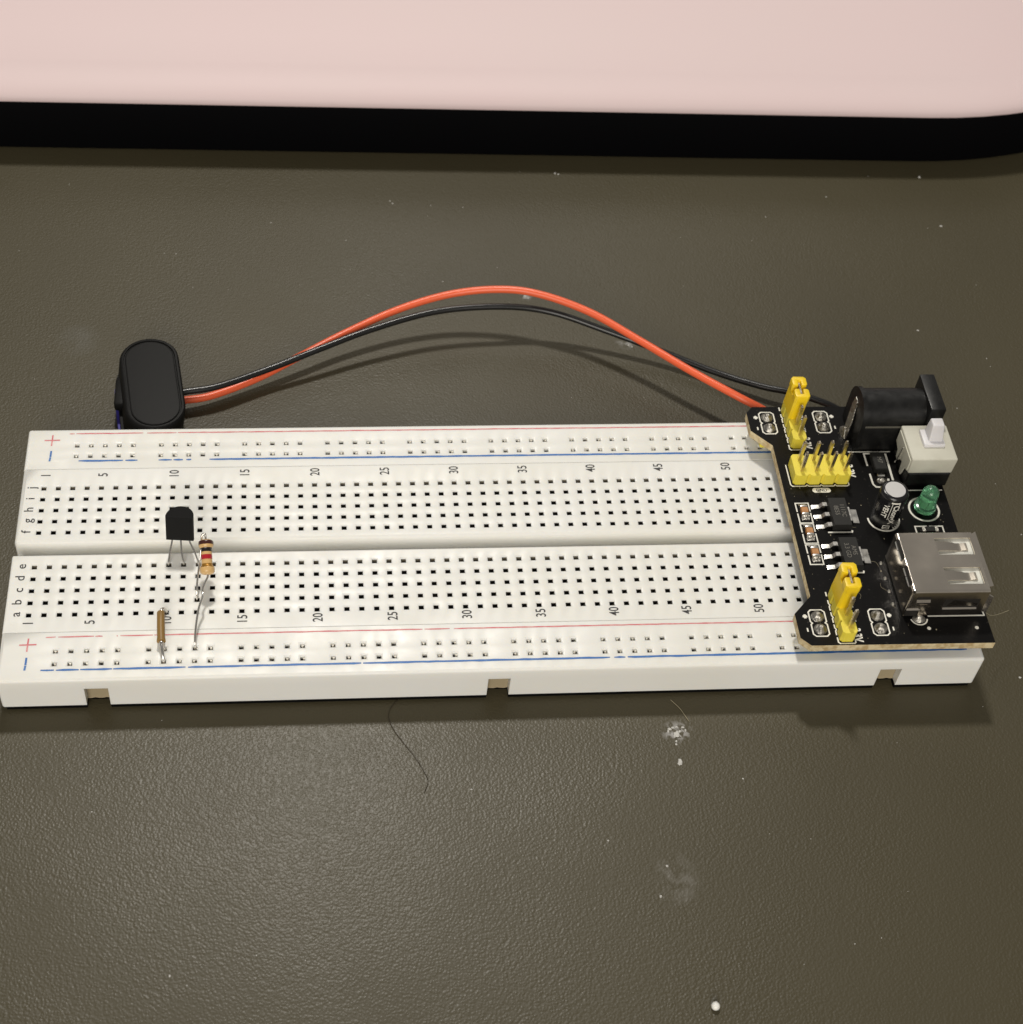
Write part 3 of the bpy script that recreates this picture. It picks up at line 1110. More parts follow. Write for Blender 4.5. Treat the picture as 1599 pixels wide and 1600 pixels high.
# voltage regulators
for cy, rows in ((14.05, ('1117C', '8E55')), (5.05, ('AMS', '3.3 GD'))):
    x0, x1 = 139.15, 142.6
    g = G()
    w_ = 3.25
    v = []
    for ins, z in ((0.0, ZP + 0.85), (0.16, ZP + 1.7)):
        v += [(x0 + ins, cy - w_ + ins, z), (x1 - ins, cy - w_ + ins, z), (x1 - ins, cy + w_ - ins, z), (x0 + ins, cy + w_ - ins, z)]
    v += [(x0 + .14, cy - w_ + .14, ZP + 0.08), (x1 - .14, cy - w_ + .14, ZP + 0.08), (x1 - .14, cy + w_ - .14, ZP + 0.08), (x0 + .14, cy + w_ - .14, ZP + 0.08)]
    f = [(4, 5, 6, 7)] + [(i, (i + 1) % 4, 4 + (i + 1) % 4, 4 + i) for i in range(4)] + [(8 + i, 8 + (i + 1) % 4, (i + 1) % 4, i) for i in range(4)] + [(11, 10, 9, 8)]
    g.add(v, f)
    rg = build('voltage_regulator', g, M['ic'], mod, angle=20)
    leg0 = None
    for dy in (2.3, 0.0, -2.3):
        o_ = (x0, cy + dy, ZP)
        if leg0 is None:
            g = G()
            hw = 0.42
            prof = [(x0 + 0.1, 0.95), (x0 - 0.75, 0.95), (x0 - 1.25, 0.25), (x0 - 2.35, 0.18), (x0 - 2.6, 0.12)]
            v = []
            for px, pz in prof:
                v += [(px, cy + dy - hw, ZP + pz), (px, cy + dy + hw, ZP + pz), (px, cy + dy + hw, ZP + pz - 0.14), (px, cy + dy - hw, ZP + pz - 0.14)]
            f = [(4 * k + i, 4 * k + (i + 1) % 4, 4 * k + 4 + (i + 1) % 4, 4 * k + 4 + i) for k in range(len(prof) - 1) for i in range(4)]
            f.append((4 * len(prof) - 4, 4 * len(prof) - 3, 4 * len(prof) - 2, 4 * len(prof) - 1))
            g.add(v, f)
            leg0 = build('leg', g, M['tin'], rg, origin=o_, angle=50)
        else:
            dup(leg0, rg, o_)
    g = G()
    hw = 1.55
    prof = [(x1 - 0.05, 0.95), (x1 + 0.45, 0.95), (x1 + 0.8, 0.28), (x1 + 1.9, 0.20)]
    v = []
    for px, pz in prof:
        v += [(px, cy - hw, ZP + pz), (px, cy + hw, ZP + pz), (px, cy + hw, ZP + pz - 0.16), (px, cy - hw, ZP + pz - 0.16)]
    f = [(4 * k + i, 4 * k + (i + 1) % 4, 4 * k + 4 + (i + 1) % 4, 4 * k + 4 + i) for k in range(len(prof) - 1) for i in range(4)]
    f.append((12, 13, 14, 15))
    g.add(v, f)
    build('heat_tab', g, M['tin'], rg, angle=25)
    for i_, t_ in enumerate(rows):
        g = G()
        add_text(g, t_, 1.15, x0 + 2.35 - 1.15 * i_, cy + 0.2, ZP + 1.72, 'cw', 0.95)
        build('printed_text', g, M['ic_mark'], rg, angle=0)
    silk([(138.4, cy - 3.45), (142.75, cy - 3.45), (142.9, cy - 3.05)], 0.3)

# surface diode by the switch
g = G()
v = []
x0, x1, y0, y1 = 149.85, 152.2, 24.2, 28.3
g.bbox(x0, x1, y0, y1, ZP + 0.1, ZP + 1.35, 0.14, 1)
dd = build('diode', g, M['ic'], mod)
g = G()
add_text(g, 'M7', 1.2, 151.1, 26.4, ZP + 1.37, 'cw', 1.0)
build('printed_text', g, M['ic_mark'], dd, angle=0)
for s, yy in ((1, y1), (-1, y0)):
    g = G()
    g.bbox(150.35, 151.75, min(yy, yy + s * 0.8), max(yy, yy + s * 0.8), ZP + 0.04, ZP + 0.3, 0.08, 1)
    build('end_tab', g, M['tin'], dd)
g = G()
g.lathe([(0.95, ZP + 0.02), (0.85, ZP + 0.2), (0.5, ZP + 0.42), (0.2, ZP + 0.5)], 0, 0, 14)
g.xf(Matrix.Translation((150.95, 22.5, 0)) @ Matrix.Scale(0.75, 4, (0, 1, 0)))
build('solder_joint', g, M['solder'], pcb, angle=60)
silk([(150.3, 29.1), (149.1, 29.1), (149.1, 26.1)], 0.34)
silk([(149.1, 24.2), (149.15, 21.7), (149.55, 21.05), (150.5, 20.95)], 0.34)
silk([(153.15, 29.1), (153.05, 22.0), (153.7, 21.7)], 0.4)
silk([(150.4, 23.6), (151.6, 23.6)], 0.34)
silk([(152.2, 22.3), (152.25, 23.0)], 0.4)
silk([(146.2, 29.55), (154.2, 29.55)], 0.22)

# electrolytic capacitor
CX, CY = 149.15, 13.65
g = G()
g.lathe([(2.3, ZP + 0.05), (2.5, ZP + 0.3), (2.5, ZP + 7.2), (2.42, ZP + 7.6), (2.2, ZP + 7.9), (1.95, ZP + 8.02), (1.75, ZP + 7.98)], CX, CY, 40)
cap = build('electrolytic_capacitor', g, M['sleeve'], mod, origin=(CX, CY, ZP), angle=40)
g = G()
g.lathe([(1.80, ZP + 7.985), (1.78, ZP + 8.03), (0.001, ZP + 8.03)], CX, CY, 36, cap0=False, cap1=False)
build('top_disc', g, M['alu'], cap, angle=40)


def on_can(g, body, size, az, zc, r=2.53, sx=1.0, up_text=True):
    """lettering wrapped on the can; text runs down the can, az in degrees"""
    vs, fs = text_shape(body, size, sx, 0.03)
    v = []
    for a_, b_ in vs:
        ang = math.radians(az) + b_ / r
        v.append((CX + r * math.cos(ang), CY + r * math.sin(ang), ZP + zc - a_))
    g.add(v, fs)


for body, size, az, zc in (('VEHT', 1.3, -126, 4.6), ('ChongX', 1.45, -87, 4.0), ('105C', 0.9, -166, 4.4)):
    g = G()
    on_can(g, body, size, az, zc)
    build('printed_text', g, M['silk'] if body != '105C' else M['ic_mark'], cap, angle=0)
g = G()


def can_patch(g, a0, a1, z0, z1, r=2.53, n=6):
    v = []
    for k in range(n + 1):
        a = math.radians(a0 + (a1 - a0) * k / n)
        v += [(CX + r * math.cos(a), CY + r * math.sin(a), ZP + z0), (CX + r * math.cos(a), CY + r * math.sin(a), ZP + z1)]
    g.add(v, [(2 * k, 2 * k + 2, 2 * k + 3, 2 * k + 1) for k in range(n)])


can_patch(g, -106.5, -104.5, 2.6, 7.0)
can_patch(g, -112, -76, 6.85, 7.2)
can_patch(g, -79, -76, 6.3, 7.2)
for a0, a1, z0, z1 in ((-112, -84, 0.9, 1.05), (-112, -84, 0.45, 0.55), (-112, -84, 0.1, 0.2), (-112, -110, 0.1, 1.05), (-86, -84, 0.1, 1.05)):
    can_patch(g, a0, a1, z0, z1)
build('printed_frame', g, M['silk'], cap, angle=0)
g = G()
can_patch(g, 2, 34, 4.6, 7.3)
can_patch(g, -28, -2, 5.2, 7.3)
can_patch(g, 2, 34, 0.5, 3.4)
build('polarity_stripe', g, M['silk'], cap, angle=0)
g = G()
g.ring(CX - 0.05, CY - 0.1, 2.62, 2.95, ZP + 0.03, 175, 372, 40)
for a in (-62, -50, -38, -26):
    g.ring(CX - 0.05, CY - 0.1, 2.2, 2.64, ZP + 0.034, a, a + 7, 3)
build('silkscreen_line', g, M['silk'], pcb, angle=0)

# LED
LX, LY = 157.05, 15.75
g = G()
prof = [(1.95, ZP + 0.55), (1.95, ZP + 1.25), (1.9, ZP + 1.45), (1.55, ZP + 1.55), (1.50, ZP + 4.4)]
for k in range(1, 9):
    a = math.radians(90 * k / 8)
    prof.append((1.48 * math.cos(a) + 0.005, ZP + 4.4 + 1.48 * math.sin(a)))
g.lathe(prof, LX, LY, 32)
led = build('green_led', g, M['led'], mod, origin=(LX, LY, ZP), angle=35)
g = G()
g.box(LX - 0.85, LX + 0.05, LY - 0.25, LY + 0.25, ZP + 0.75, ZP + 2.6)
g.lathe([(0.5, ZP + 2.5), (0.8, ZP + 3.0), (0.62, ZP + 3.0), (0.4, ZP + 2.7)], LX - 0.4, LY, 14)
g.box(LX + 0.25, LX + 0.7, LY - 0.22, LY + 0.22, ZP + 0.75, ZP + 3.0)
build('lead_frame', g, M['led_in'], led)
g = G()
g.ring(LX + 0.02, LY - 0.1, 2.5, 2.86, ZP + 0.03, 0, 360, 56)
build('silkscreen_line', g, M['silk'], pcb, angle=0)
for dx in (-1.27, 1.27):
    g = G()
    g.box(LX + dx * 0.5 - 0.22, LX + dx * 0.5 + 0.22, LY - 0.22, LY + 0.22, ZP, ZP + 0.58)
    build('leg', g, M['tin'], led, angle=0)

# chip resistor peeking out behind the USB socket
g = G()
g.ribbon([(156.6, 11.75), (154.4, 11.75), (154.4, 9.6)], 0.26, ZP)
g.ribbon([(157.0, 11.75), (159.4, 11.75), (159.4, 9.6)], 0.26, ZP)
build('silkscreen_line', g, M['silk'], pcb, angle=0)
g = G()
g.bbox(156.1, 157.7, 10.3, 11.4, ZP + 0.04, ZP + 0.5, 0.05, 1)
rs = build('chip_resistor', g, M['ic'], mod)
for xa in (155.4, 157.72):
    g = G()
    g.bbox(xa, xa + 0.66, 10.28, 11.42, ZP + 0.03, ZP + 0.48, 0.1, 1)
    build('end_cap', g, M['solder'], rs)

# push switch
g = G()
g.bbox(154.6, 162.45, 21.1, 29.35, ZP + 0.05, 8.62, 0.2, 1)
sw = build('push_switch', g, M['blk'], mod)
g = G()
xa, xb, ya, yb, zt = 154.35, 162.75, 21.15, 29.6, 12.3
v = []
r_ = 0.35
bm = bmesh.new()
bmesh.ops.create_cube(bm, size=1)
for p in bm.verts:
    top = p.co.z > 0
    ins = 0.0 if top else 0.12
    p.co = Vector(((xa + ins) if p.co.x < 0 else (xb - ins), (ya + ins) if p.co.y < 0 else (yb - ins), zt if top else 8.5))
bmesh.ops.bevel(bm, geom=[e for e in bm.edges], offset=0.28, segments=3, profile=0.5, affect='EDGES')
g.addbm(bm)
cov = build('switch_cover', g, M['grey'], sw, angle=35)
# toothed side plate and spring pin on the cover's left side
g = G()
side = [(29.0, 11.6), (21.6, 11.6), (21.6, 9.0), (22.7, 8.6), (23.3, 6.0), (24.0, 6.0), (24.3, 8.4), (25.2, 8.0), (26.3, 6.6), (27.0, 6.9), (27.3, 8.3), (29.0, 8.9)]
n = len(side)
v = [(154.20, y, z) for y, z in side] + [(154.44, y, z) for y, z in side]
g.add(v, [tuple(range(n)), tuple(range(n, 2 * n))[::-1]] + [(i, (i + 1) % n, n + (i + 1) % n, n + i) for i in range(n)])
build('side_plate', g, M['grey'], sw, angle=20)
g = G()
g.tube([(154.05, 25.4, 10.9), (154.0, 25.5, 9.5), (153.95, 25.7, 7.6), (153.9, 26.0, 6.3)], 0.11, 8)
build('spring_pin', g, M['tin'], sw)
g = G()
g.bbox(157.1, 161.0, 24.1, 28.0, 12.0, 13.0, 0.25, 2)
bm = bmesh.new()
bmesh.ops.create_cube(bm, size=1)
for p in bm.verts:
    top = p.co.z > 0
    hx_ = 1.08 if top else 1.35
    hy_ = 0.95 if top else 1.6
    p.co = Vector((159.35 + (1 if p.co.x > 0 else -1) * hx_, (26.9 if top else 26.4) + (1 if p.co.y > 0 else -1) * hy_, 16.1 if top else 12.8))
bmesh.ops.bevel(bm, geom=bm.edges[:], offset=0.25, segments=3, profile=0.5, affect='EDGES')
g.addbm(bm)
build('button', g, M['btn'], sw, angle=40)
silk([(155.3, 20.15), (161.6, 20.15)], 0.24)
silk([(154.9, 20.9), (154.0, 21.3)], 0.3)

# barrel jack
g = G()
yc, rj, za = 34.3, 4.35, 11.35


def u_profile(r, zbase, zaxis, n=20):
    pts = [(yc + r, zbase)]
    for k in range(n + 1):
        a = math.radians(180 * k / n)
        pts.append((yc + r * math.cos(a), zaxis + r * math.sin(a)))
    pts.append((yc - r, zbase))
    return pts


def extr_x(g, prof, x0, x1, mi=0):
    n = len(prof)
    v = [(x0, y, z) for y, z in prof] + [(x1, y, z) for y, z in prof]
    f = [tuple(range(n)), tuple(range(n, 2 * n))[::-1]] + [(i, (i + 1) % n, n + (i + 1) % n, n + i) for i in range(n)]
    g.add(v, f, mi)


extr_x(g, u_profile(4.05, za - 0.3, za, 28), 147.9, 159.1)
g.bbox(147.9, 159.1, yc - 4.4, yc + 4.4, ZP + 0.05, za - 0.1, 0.12, 2)
extr_x(g, u_profile(4.4, ZP + 0.05, za, 28), 147.2, 148.0)
jk = build('barrel_jack', g, M['blk'], mod, angle=35)
g = G()
g.bbox(159.0, 161.75, yc - 4.5, yc + 4.5, ZP + 0.05, 16.1, 0.2, 2)
n_ = 24
for k in range(n_):          # round mouth on the outer face
    pass
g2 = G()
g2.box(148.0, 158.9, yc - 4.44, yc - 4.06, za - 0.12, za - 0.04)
build('mould_highlight', g2, M['seam_glint'], jk, angle=0)
build('mounting_flange', g, M['blk'], jk, angle=35)
g = G()
ring_v = []
g.lathe([(3.1, 0.0), (3.1, 0.35), (2.8, 0.35), (2.8, -1.0), (1.0, -1.0), (0.99, 0.2), (0.01, 0.3)], 0, 0, 32, cap0=False, cap1=False)
g.xf(Matrix.Translation((161.76, yc, 10.6)) @ Matrix.Rotation(math.radians(90), 4, 'Y'))
build('socket_mouth', g, M['blk'], jk, angle=35)
g = G()
for (ya_, yb_, za_, zb_) in ((33.5, 35.4, 5.3, 12.6),):
    pass
strip = [(147.05, 35.2, 13.3), (146.85, 34.9, 11.6), (146.7, 34.4, 9.2), (146.5, 34.0, 7.2), (146.35, 33.8, 6.0), (146.3, 33.75, 5.12)]
wd = [0.6, 0.95, 1.05, 0.95, 1.0, 0.8]
v = []
for (x, y, z), w in zip(strip, wd):
    v += [(x, y - w, z), (x, y + w, z), (x + 0.2, y + w, z), (x + 0.2, y - w, z)]
f = [(4 * k + i, 4 * k + (i + 1) % 4, 4 * k + 4 + (i + 1) % 4, 4 * k + 4 + i) for k in range(5) for i in range(4)] + [(0, 1, 2, 3), (23, 22, 21, 20)]
g.add(v, f)
build('contact_strip', g, M['solder'], jk, angle=30)
g = G()
g.lathe([(1.0, ZP + 0.02), (0.8, ZP + 0.4), (0.4, ZP + 1.2), (0.15, ZP + 1.6)], 0, 0, 14)
g.xf(Matrix.Translation((146.35, 34.4, 0)) @ Matrix.Scale(1.6, 4, (0, 1, 0)) @ Matrix.Scale(0.6, 4, (1, 0, 0)))
build('solder_joint', g, M['solder'], pcb, angle=60)

# USB socket
UX0, UX1, UY0, UY1, UZ0, UZ1 = 147.25, 160.55, -7.95, 5.0, ZP + 0.15, 12.05
TH = 0.3
S1 = (153.7, 160.0, -0.05, 3.55)
S2 = (153.65, 159.95, -6.3, -2.8)
g = G()
rr = 0.45
# top plate with two spring windows
xs = [UX0 + rr, S1[0], S1[1], UX1]
ys = [UY0 + rr, S2[2], S2[3], S1[2], S1[3], UY1 - rr]
for z, flip in ((UZ1, False), (UZ1 - TH, True)):
    v = [(x, y, z) for y in ys for x in xs]
    f = []
    for j in range(5):
        for i in range(3):
            if i == 1 and j in (1, 3):
                continue
            q = (j * 4 + i, j * 4 + i + 1, (j + 1) * 4 + i + 1, (j + 1) * 4 + i)
            f.append(q[::-1] if flip else q)
    g.add(v, f)
for (a, b, c, d) in (S1, S2):
    v = [(a, c, UZ1), (b, c, UZ1), (b, d, UZ1), (a, d, UZ1), (a, c, UZ1 - TH), (b, c, UZ1 - TH), (b, d, UZ1 - TH), (a, d, UZ1 - TH)]
    g.add(v, [(0, 4, 5, 1), (1, 5, 6, 2), (2, 6, 7, 3), (3, 7, 4, 0)])
# rounded long edges and side walls
for yy, s in ((UY0, 1), (UY1, -1)):
    pr = []
    for k in range(6):
        a = math.radians(90 * k / 5)
        pr.append((yy + s * rr * (1 - math.sin(a)), UZ1 - rr * (1 - math.cos(a))))
    pr.append((yy, UZ0 + 0.3))
    v = []
    for (y, z) in pr:
        v += [(UX0 + rr, y, z), (UX1, y, z)]
    g.add(v, [(2 * k, 2 * k + 1, 2 * k + 3, 2 * k + 2) for k in range(len(pr) - 1)])
# back wall with rounded top bend
pr = []
for k in range(6):
    a = math.radians(90 * k / 5)
    pr.append((UX0 + rr * (1 - math.sin(a)), UZ1 - rr * (1 - math.cos(a))))
pr.append((UX0, UZ0 + 0.2))
ysb = [UY0 + 0.35, UY0 + 1.2, UY0 + 2.2, UY1 - 2.6, UY1 - 1.2, UY1 - 0.35]
v = []
for (x, z) in pr:
    for i, y in enumerate(ysb):
        v.append((x, y, z))
nn = len(ysb)
g.add(v, [(j * nn + i, j * nn + i + 1, (j + 1) * nn + i + 1, (j + 1) * nn + i) for j in range(len(pr) - 1) for i in range(nn - 1)])
# corner posts of the back wall
for yy, s in ((UY0, 1), (UY1, -1)):
    v = []
    for k in range(5):
        a = math.radians(90 * k / 4)
        x, y = UX0 + rr * (1 - math.cos(a)), yy + s * 0.35 * (1 - math.sin(a))
        v += [(x, y, UZ0 + 0.2), (x, y, UZ1 - rr * 0.6)]
    g.add(v, [(2 * k, 2 * k + 1, 2 * k + 3, 2 * k + 2) for k in range(4)])
g.add([(UX0 + .05, UY0 + .05, UZ0 + .2), (UX1, UY0 + .05, UZ0 + .2), (UX1, UY1 - .05, UZ0 + .2), (UX0 + .05, UY1 - .05, UZ0 + .2)], [(0, 1, 2, 3)])
usb = build('usb_socket', g, M['nickel'], mod, angle=40)
# flared lips at the mouth
g = G()
v = [(UX1 - 0.02, UY0 + 1.0, UZ1), (UX1 - 0.02, UY1 - 0.6, UZ1), (UX1 + 0.55, UY1 - 0.45, UZ1 + 0.42), (UX1 + 0.55, UY0 + 0.85, UZ1 + 0.42),
     (UX1 - 0.02, UY0 + 1.0, UZ1 - 0.3), (UX1 - 0.02, UY1 - 0.6, UZ1 - 0.3), (UX1 + 0.6, UY1 - 0.45, UZ1 + 0.2), (UX1 + 0.6, UY0 + 0.85, UZ1 + 0.2)]
g.add(v, [(0, 3, 2, 1), (4, 5, 6, 7), (3, 7, 6, 2), (0, 4, 7, 3), (1, 2, 6, 5)])
for yy, s in ((UY0, -1), (UY1, 1)):
    v = [(UX1 - 0.02, yy, UZ1 - 1.0), (UX1 + 0.7, yy + s * 0.4, UZ1 - 1.2), (UX1 + 0.7, yy + s * 0.4, UZ0 + 1.4), (UX1 - 0.02, yy, UZ0 + 1.2),
         (UX1 - 0.02, yy - s * 0.3, UZ1 - 1.0), (UX1 + 0.7, yy + s * 0.1, UZ1 - 1.2), (UX1 + 0.7, yy + s * 0.1, UZ0 + 1.4), (UX1 - 0.02, yy - s * 0.3, UZ0 + 1.2)]
    g.add(v, [(0, 1, 2, 3), (7, 6, 5, 4), (1, 5, 6, 2), (0, 4, 5, 1), (3, 2, 6, 7)])
build('mouth_lip', g, M['nickel'], usb, angle=20)
g = G()
g.bbox(148.2, 160.3, UY0 + 0.5, UY1 - 0.5, UZ1 - 3.2, UZ1 - 0.62, 0.1, 1)
build('insert', g, M['usb_white'], usb)
for (a, b, c, d) in (S1, S2):
    cy = (c + d) / 2 + 0.1
    g = G()
    hw = 0.95
    prof = [(a - 0.05, 0.0, hw + .1), (a + 1.5, -0.06, hw), (a + 3.0, -0.20, hw - .05), (a + 3.5, -0.38, hw - .15), (a + 4.0, -0.42, hw - 0.15), (a + 4.4, -0.40, hw - .2), (a + 5.0, -0.22, hw - .2), (a + 5.4, -0.2, hw - .25), (a + 5.55, -0.4, hw - .25)]
    v = []
    for px, dz, w in prof:
        v += [(px, cy - w, UZ1 + dz), (px, cy + w, UZ1 + dz), (px, cy + w, UZ1 + dz - 0.22), (px, cy - w, UZ1 + dz - 0.22)]
    f = [(4 * k + i, 4 * k + (i + 1) % 4, 4 * k + 4 + (i + 1) % 4, 4 * k + 4 + i) for k in range(len(prof) - 1) for i in range(4)]
    f += [(4 * len(prof) - 4, 4 * len(prof) - 3, 4 * len(prof) - 2, 4 * len(prof) - 1)]
    g.add(v, f)
    build('spring_tongue', g, M['nickel'], usb, angle=30)
# windows along the back bend, as blocks in the painted shade colour
for ya_, yb_ in ((-0.7, 3.4), (-6.2, -2.3)):
    g = G()
    g.bbox(UX0 - 0.06, UX0 + 0.42, ya_, yb_, UZ1 - 1.0, UZ1 + 0.015, 0.05, 1)
    build('bend_window', g, M['hole_shade'], usb)
    g = G()
    g.tube([(UX0 - 0.1, ya_ + 0.05, UZ1 - 0.85), (UX0 - 0.1, yb_, UZ1 - 0.8)], 0.12, 8)
    build('window_lip', g, M['tin'], usb)
# side openings (blocks in the painted shade colour), spring and ground tabs in the front wall
g = G()
g.bbox(148.3, 150.8, UY0 - 0.02, UY0 + 0.3, 9.5, 10.7, 0.05, 1)
g.bbox(153.3, 159.5, UY0 - 0.02, UY0 + 0.3, 7.7, 10.0, 0.05, 1)
g.bbox(147.4, 150.2, UY0 - 0.02, UY0 + 0.3, 5.4, 7.3, 0.05, 1)
build('side_opening', g, M['hole_shade'], usb)
g = G()
v = [(153.4, UY0 - 0.05, 7.75), (159.3, UY0 - 0.05, 7.75), (159.3, UY0 - 0.32, 7.55), (153.4, UY0 - 0.32, 7.55), (153.4, UY0 + 0.1, 7.5), (159.3, UY0 + 0.1, 7.5)]
g.add(v, [(0, 3, 2, 1), (3, 4, 5, 2)])
v = [(154.0, UY0 - 0.06, 8.1), (155.0, UY0 - 0.06, 9.8), (159.2, UY0 - 0.10, 8.8), (159.2, UY0 - 0.10, 8.3)]
g.add(v, [(0, 1, 2, 3)])
build('side_spring', g, M['nickel'], usb, angle=20)
g = G()
v = [(148.4, UY0 - 0.04, 10.0), (150.8, UY0 - 0.04, 10.0), (150.8, UY0 - 0.3, 9.5), (148.4, UY0 - 0.3, 9.5), (148.5, UY0, 9.3), (150.7, UY0, 9.3)]
g.add(v, [(0, 3, 2, 1), (3, 4, 5, 2)])
v = [(147.3, UY0 - 0.04, 7.6), (149.6, UY0 - 0.04, 7.6), (149.6, UY0 - 0.25, 7.3), (147.3, UY0 - 0.25, 7.3)]
g.add(v, [(0, 3, 2, 1)])
v = [(149.3, UY0 - 0.05, 8.6), (150.6, UY0 - 0.05, 8.6), (150.4, UY0 - 0.3, 5.1), (149.7, UY0 - 0.3, 5.1), (149.3, UY0 + 0.15, 8.6), (150.6, UY0 + 0.15, 8.6)]
g.add(v, [(0, 3, 2, 1), (0, 1, 5, 4)])
build('ground_tab', g, M['nickel'], usb, angle=20)
g = G()
g.lathe([(1.15, ZP + 0.02), (1.0, ZP + 0.18), (0.6, ZP + 0.5), (0.3, ZP + 0.9)], 0, 0, 16)
g.xf(Matrix.Translation((150.05, -8.35, 0)) @ Matrix.Scale(0.8, 4, (0, 1, 0)))
build('solder_joint', g, M['solder'], pcb, angle=60)
g = G()
g.ring(150.05, -8.2, 1.3, 1.55, ZP + 0.03, 190, 350, 20)
build('silkscreen_line', g, M['silk'], pcb, angle=0)
silk([(151.7, -7.85), (161.55, -7.85), (161.5, -6.5)], 0.28)
for x, y in ((151.3, -10.35), (159.6, -10.35)):
    g = G()
    g.lathe([(0.34, ZP + 0.01), (0.3, ZP + 0.06)], x, y, 14)
    build('silkscreen_dot', g, M['silk'], pcb, angle=0)
for y in (-7.0 + 12.2, 1.9, -0.9, -3.6):
    g = G()
    g.lathe([(0.34, ZP + 0.01), (0.26, ZP + 0.2), (0.08, ZP + 0.35)], 146.25, y - 1.6, 10)
    build('solder_joint', g, M['solder'], pcb, angle=60)

# ------------------------------------------------------------------ transistor
tr = thing('transistor', (25.4, 10.16, 0), 'small black half-round transistor standing on three legs in the breadboard', 'transistor')
LEAN = math.radians(-17)
MT = Matrix.Translation((24.95, 12.15, 4.1)) @ Matrix.Rotation(math.radians(-5), 4, 'Z') @ Matrix.Rotation(LEAN, 4, 'X')
g = G()
prof = [(2.32, 0.0)]
for k in range(25):
    a = math.pi * k / 24
    prof.append((2.4 * math.cos(a), 0.35 + 3.2 * math.sin(a)))
prof.append((-2.32, 0.0))
bm = bmesh.new()
vb = [bm.verts.new((x, y, 0)) for x, y in prof]
vt = [bm.verts.new((x, y, 4.7)) for x, y in prof]
n = len(prof)
bm.faces.new(vb[::-1])
bm.faces.new(vt)
for i in range(n):
    bm.faces.new((vb[i], vb[(i + 1) % n], vt[(i + 1) % n], vt[i]))
bmesh.ops.bevel(bm, geom=[e for e in bm.edges if e.calc_face_angle(0) > 0.6], offset=0.12, segments=2, profile=0.5, affect='EDGES')
g.addbm(bm)
g.xf(MT)
build('body', g, M['to92'], tr, angle=40)
for lx, hx_, kink in ((-1.5, 9 * P, 0), (0, 10 * P, 0.1), (1.5, 11 * P, 0)):
    top = MT @ Vector((lx, 1.2, 0.2))
    low = MT @ Vector((lx, 1.2, -0.9))
    g = G()
    pts = smooth_path([top, low, ((low.x * 0.4 + hx_ * 0.6) - kink, low.y * 0.45 + 10.16 * 0.55, 1.75), (hx_, 10.16, 0.3), (hx_, 10.16, -1.2)], 5)
    g.tube(pts, 0.17, 6)
    build('leg', g, M['lead'], tr, angle=50)

# ------------------------------------------------------------------ resistor
rs_ = thing('resistor', (29.6, 6.9, 0), 'tan resistor with brown, black, red and gold bands standing beside the transistor', 'resistor')
pt, pb = Vector((29.62, 9.75, 7.2)), Vector((29.92, 4.3, 4.5))
ax = (pb - pt)
LN = ax.length
axn = ax.normalized()
MRZ = Matrix.Translation(pt) @ axn.to_track_quat('Z', 'X').to_matrix().to_4x4()


def res_r(t):
    """dog-bone radius along 0..1"""
    e = min(t, 1 - t) * LN
    if e < 0.6:
        return 0.35 + (1.27 - 0.35) * math.sqrt(max(0.0, 1 - (1 - e / 0.6) ** 2))
    if e < 1.1:
        return 1.27
    if e < 1.7:
        q = (e - 1.1) / 0.6
        return 1.27 - 0.34 * q * q * (3 - 2 * q)
    return 0.93


g = G()
g.lathe([(res_r(k / 60), LN * k / 60) for k in range(61)], 0, 0, 24)
g.xf(MRZ)
build('body', g, M['res'], rs_, angle=60)
for t0, t1, m_, lb in ((0.045, 0.16, 'b_brown', 'brown colour band'), (0.25, 0.36, 'b_black', 'black colour band'), (0.445, 0.575, 'b_red', 'red colour band'), (0.70, 0.80, 'b_gold', 'gold colour band')):
    g = G()
    g.lathe([(res_r(t0 + (t1 - t0) * k / 8) + 0.015, LN * (t0 + (t1 - t0) * k / 8)) for k in range(9)], 0, 0, 24, cap0=False, cap1=False)
    g.xf(MRZ)
    build('colour_band', g, M[m_], rs_, angle=60, label=lb)
g = G()
g.tube(smooth_path([pt + axn * 0.1, pt - axn * 0.35, (29.45, 10.55, 7.75), (28.95, 10.35, 7.4), (28.8, 9.4, 6.0), (28.45, 7.3, 3.9), (28.05, 4.6, 2.2), (28.0, 3.2, 1.4), (27.94, 2.6, 0.4), (27.94, 2.54, -1.0)], 7), 0.19, 8)
build('lead', g, M['lead'], rs_, angle=60)
g = G()
g.tube(smooth_path([pb - axn * 0.1, pb + axn * 0.4, (29.35, 2.6, 3.9), (29.1, 1.6, 3.55), (29.15, 0.6, 3.4), (28.5, -1.6, 2.8), (28.05, -5.0, 1.7), (27.95, -7.1, 0.6), (27.94, -7.5, -1.0)], 7), 0.20, 8)
build('lead', g, M['lead'], rs_, angle=60)

# ------------------------------------------------------------------ brown jumper wire
jw = thing('jumper_wire', (22.5, -4.5, 0), 'short brown jumper wire with bare ends between the breadboard and its front rail', 'jumper wire')
g = G()
g.tube(smooth_path([(22.12, -1.15, 1.35), (22.2, -2.5, 1.55), (22.3, -4.5, 1.55), (22.45, -7.0, 1.35)], 6), [0.66] * 17 + [0.72, 0.76], 14)
build('insulation', g, M['brown_wire'], jw, angle=60)
g = G()
g.tube(smooth_path([(22.15, -1.5, 1.4), (22.2, -0.65, 1.45), (22.55, -0.15, 1.05), (22.84, 0.0, 0.2), (22.86, 0, -1)], 6), 0.32, 8)
build('bare_end', g, M['lead'], jw, angle=60)
g = G()
g.tube(smooth_path([(22.42, -6.7, 1.4), (22.5, -7.6, 1.45), (22.7, -8.8, 1.1), (22.85, -9.8, 0.3), (22.86, -10.02, -1)], 6), [0.4] * 6 + [0.3] * 19, 8)
build('bare_end', g, M['lead'], jw, angle=60)

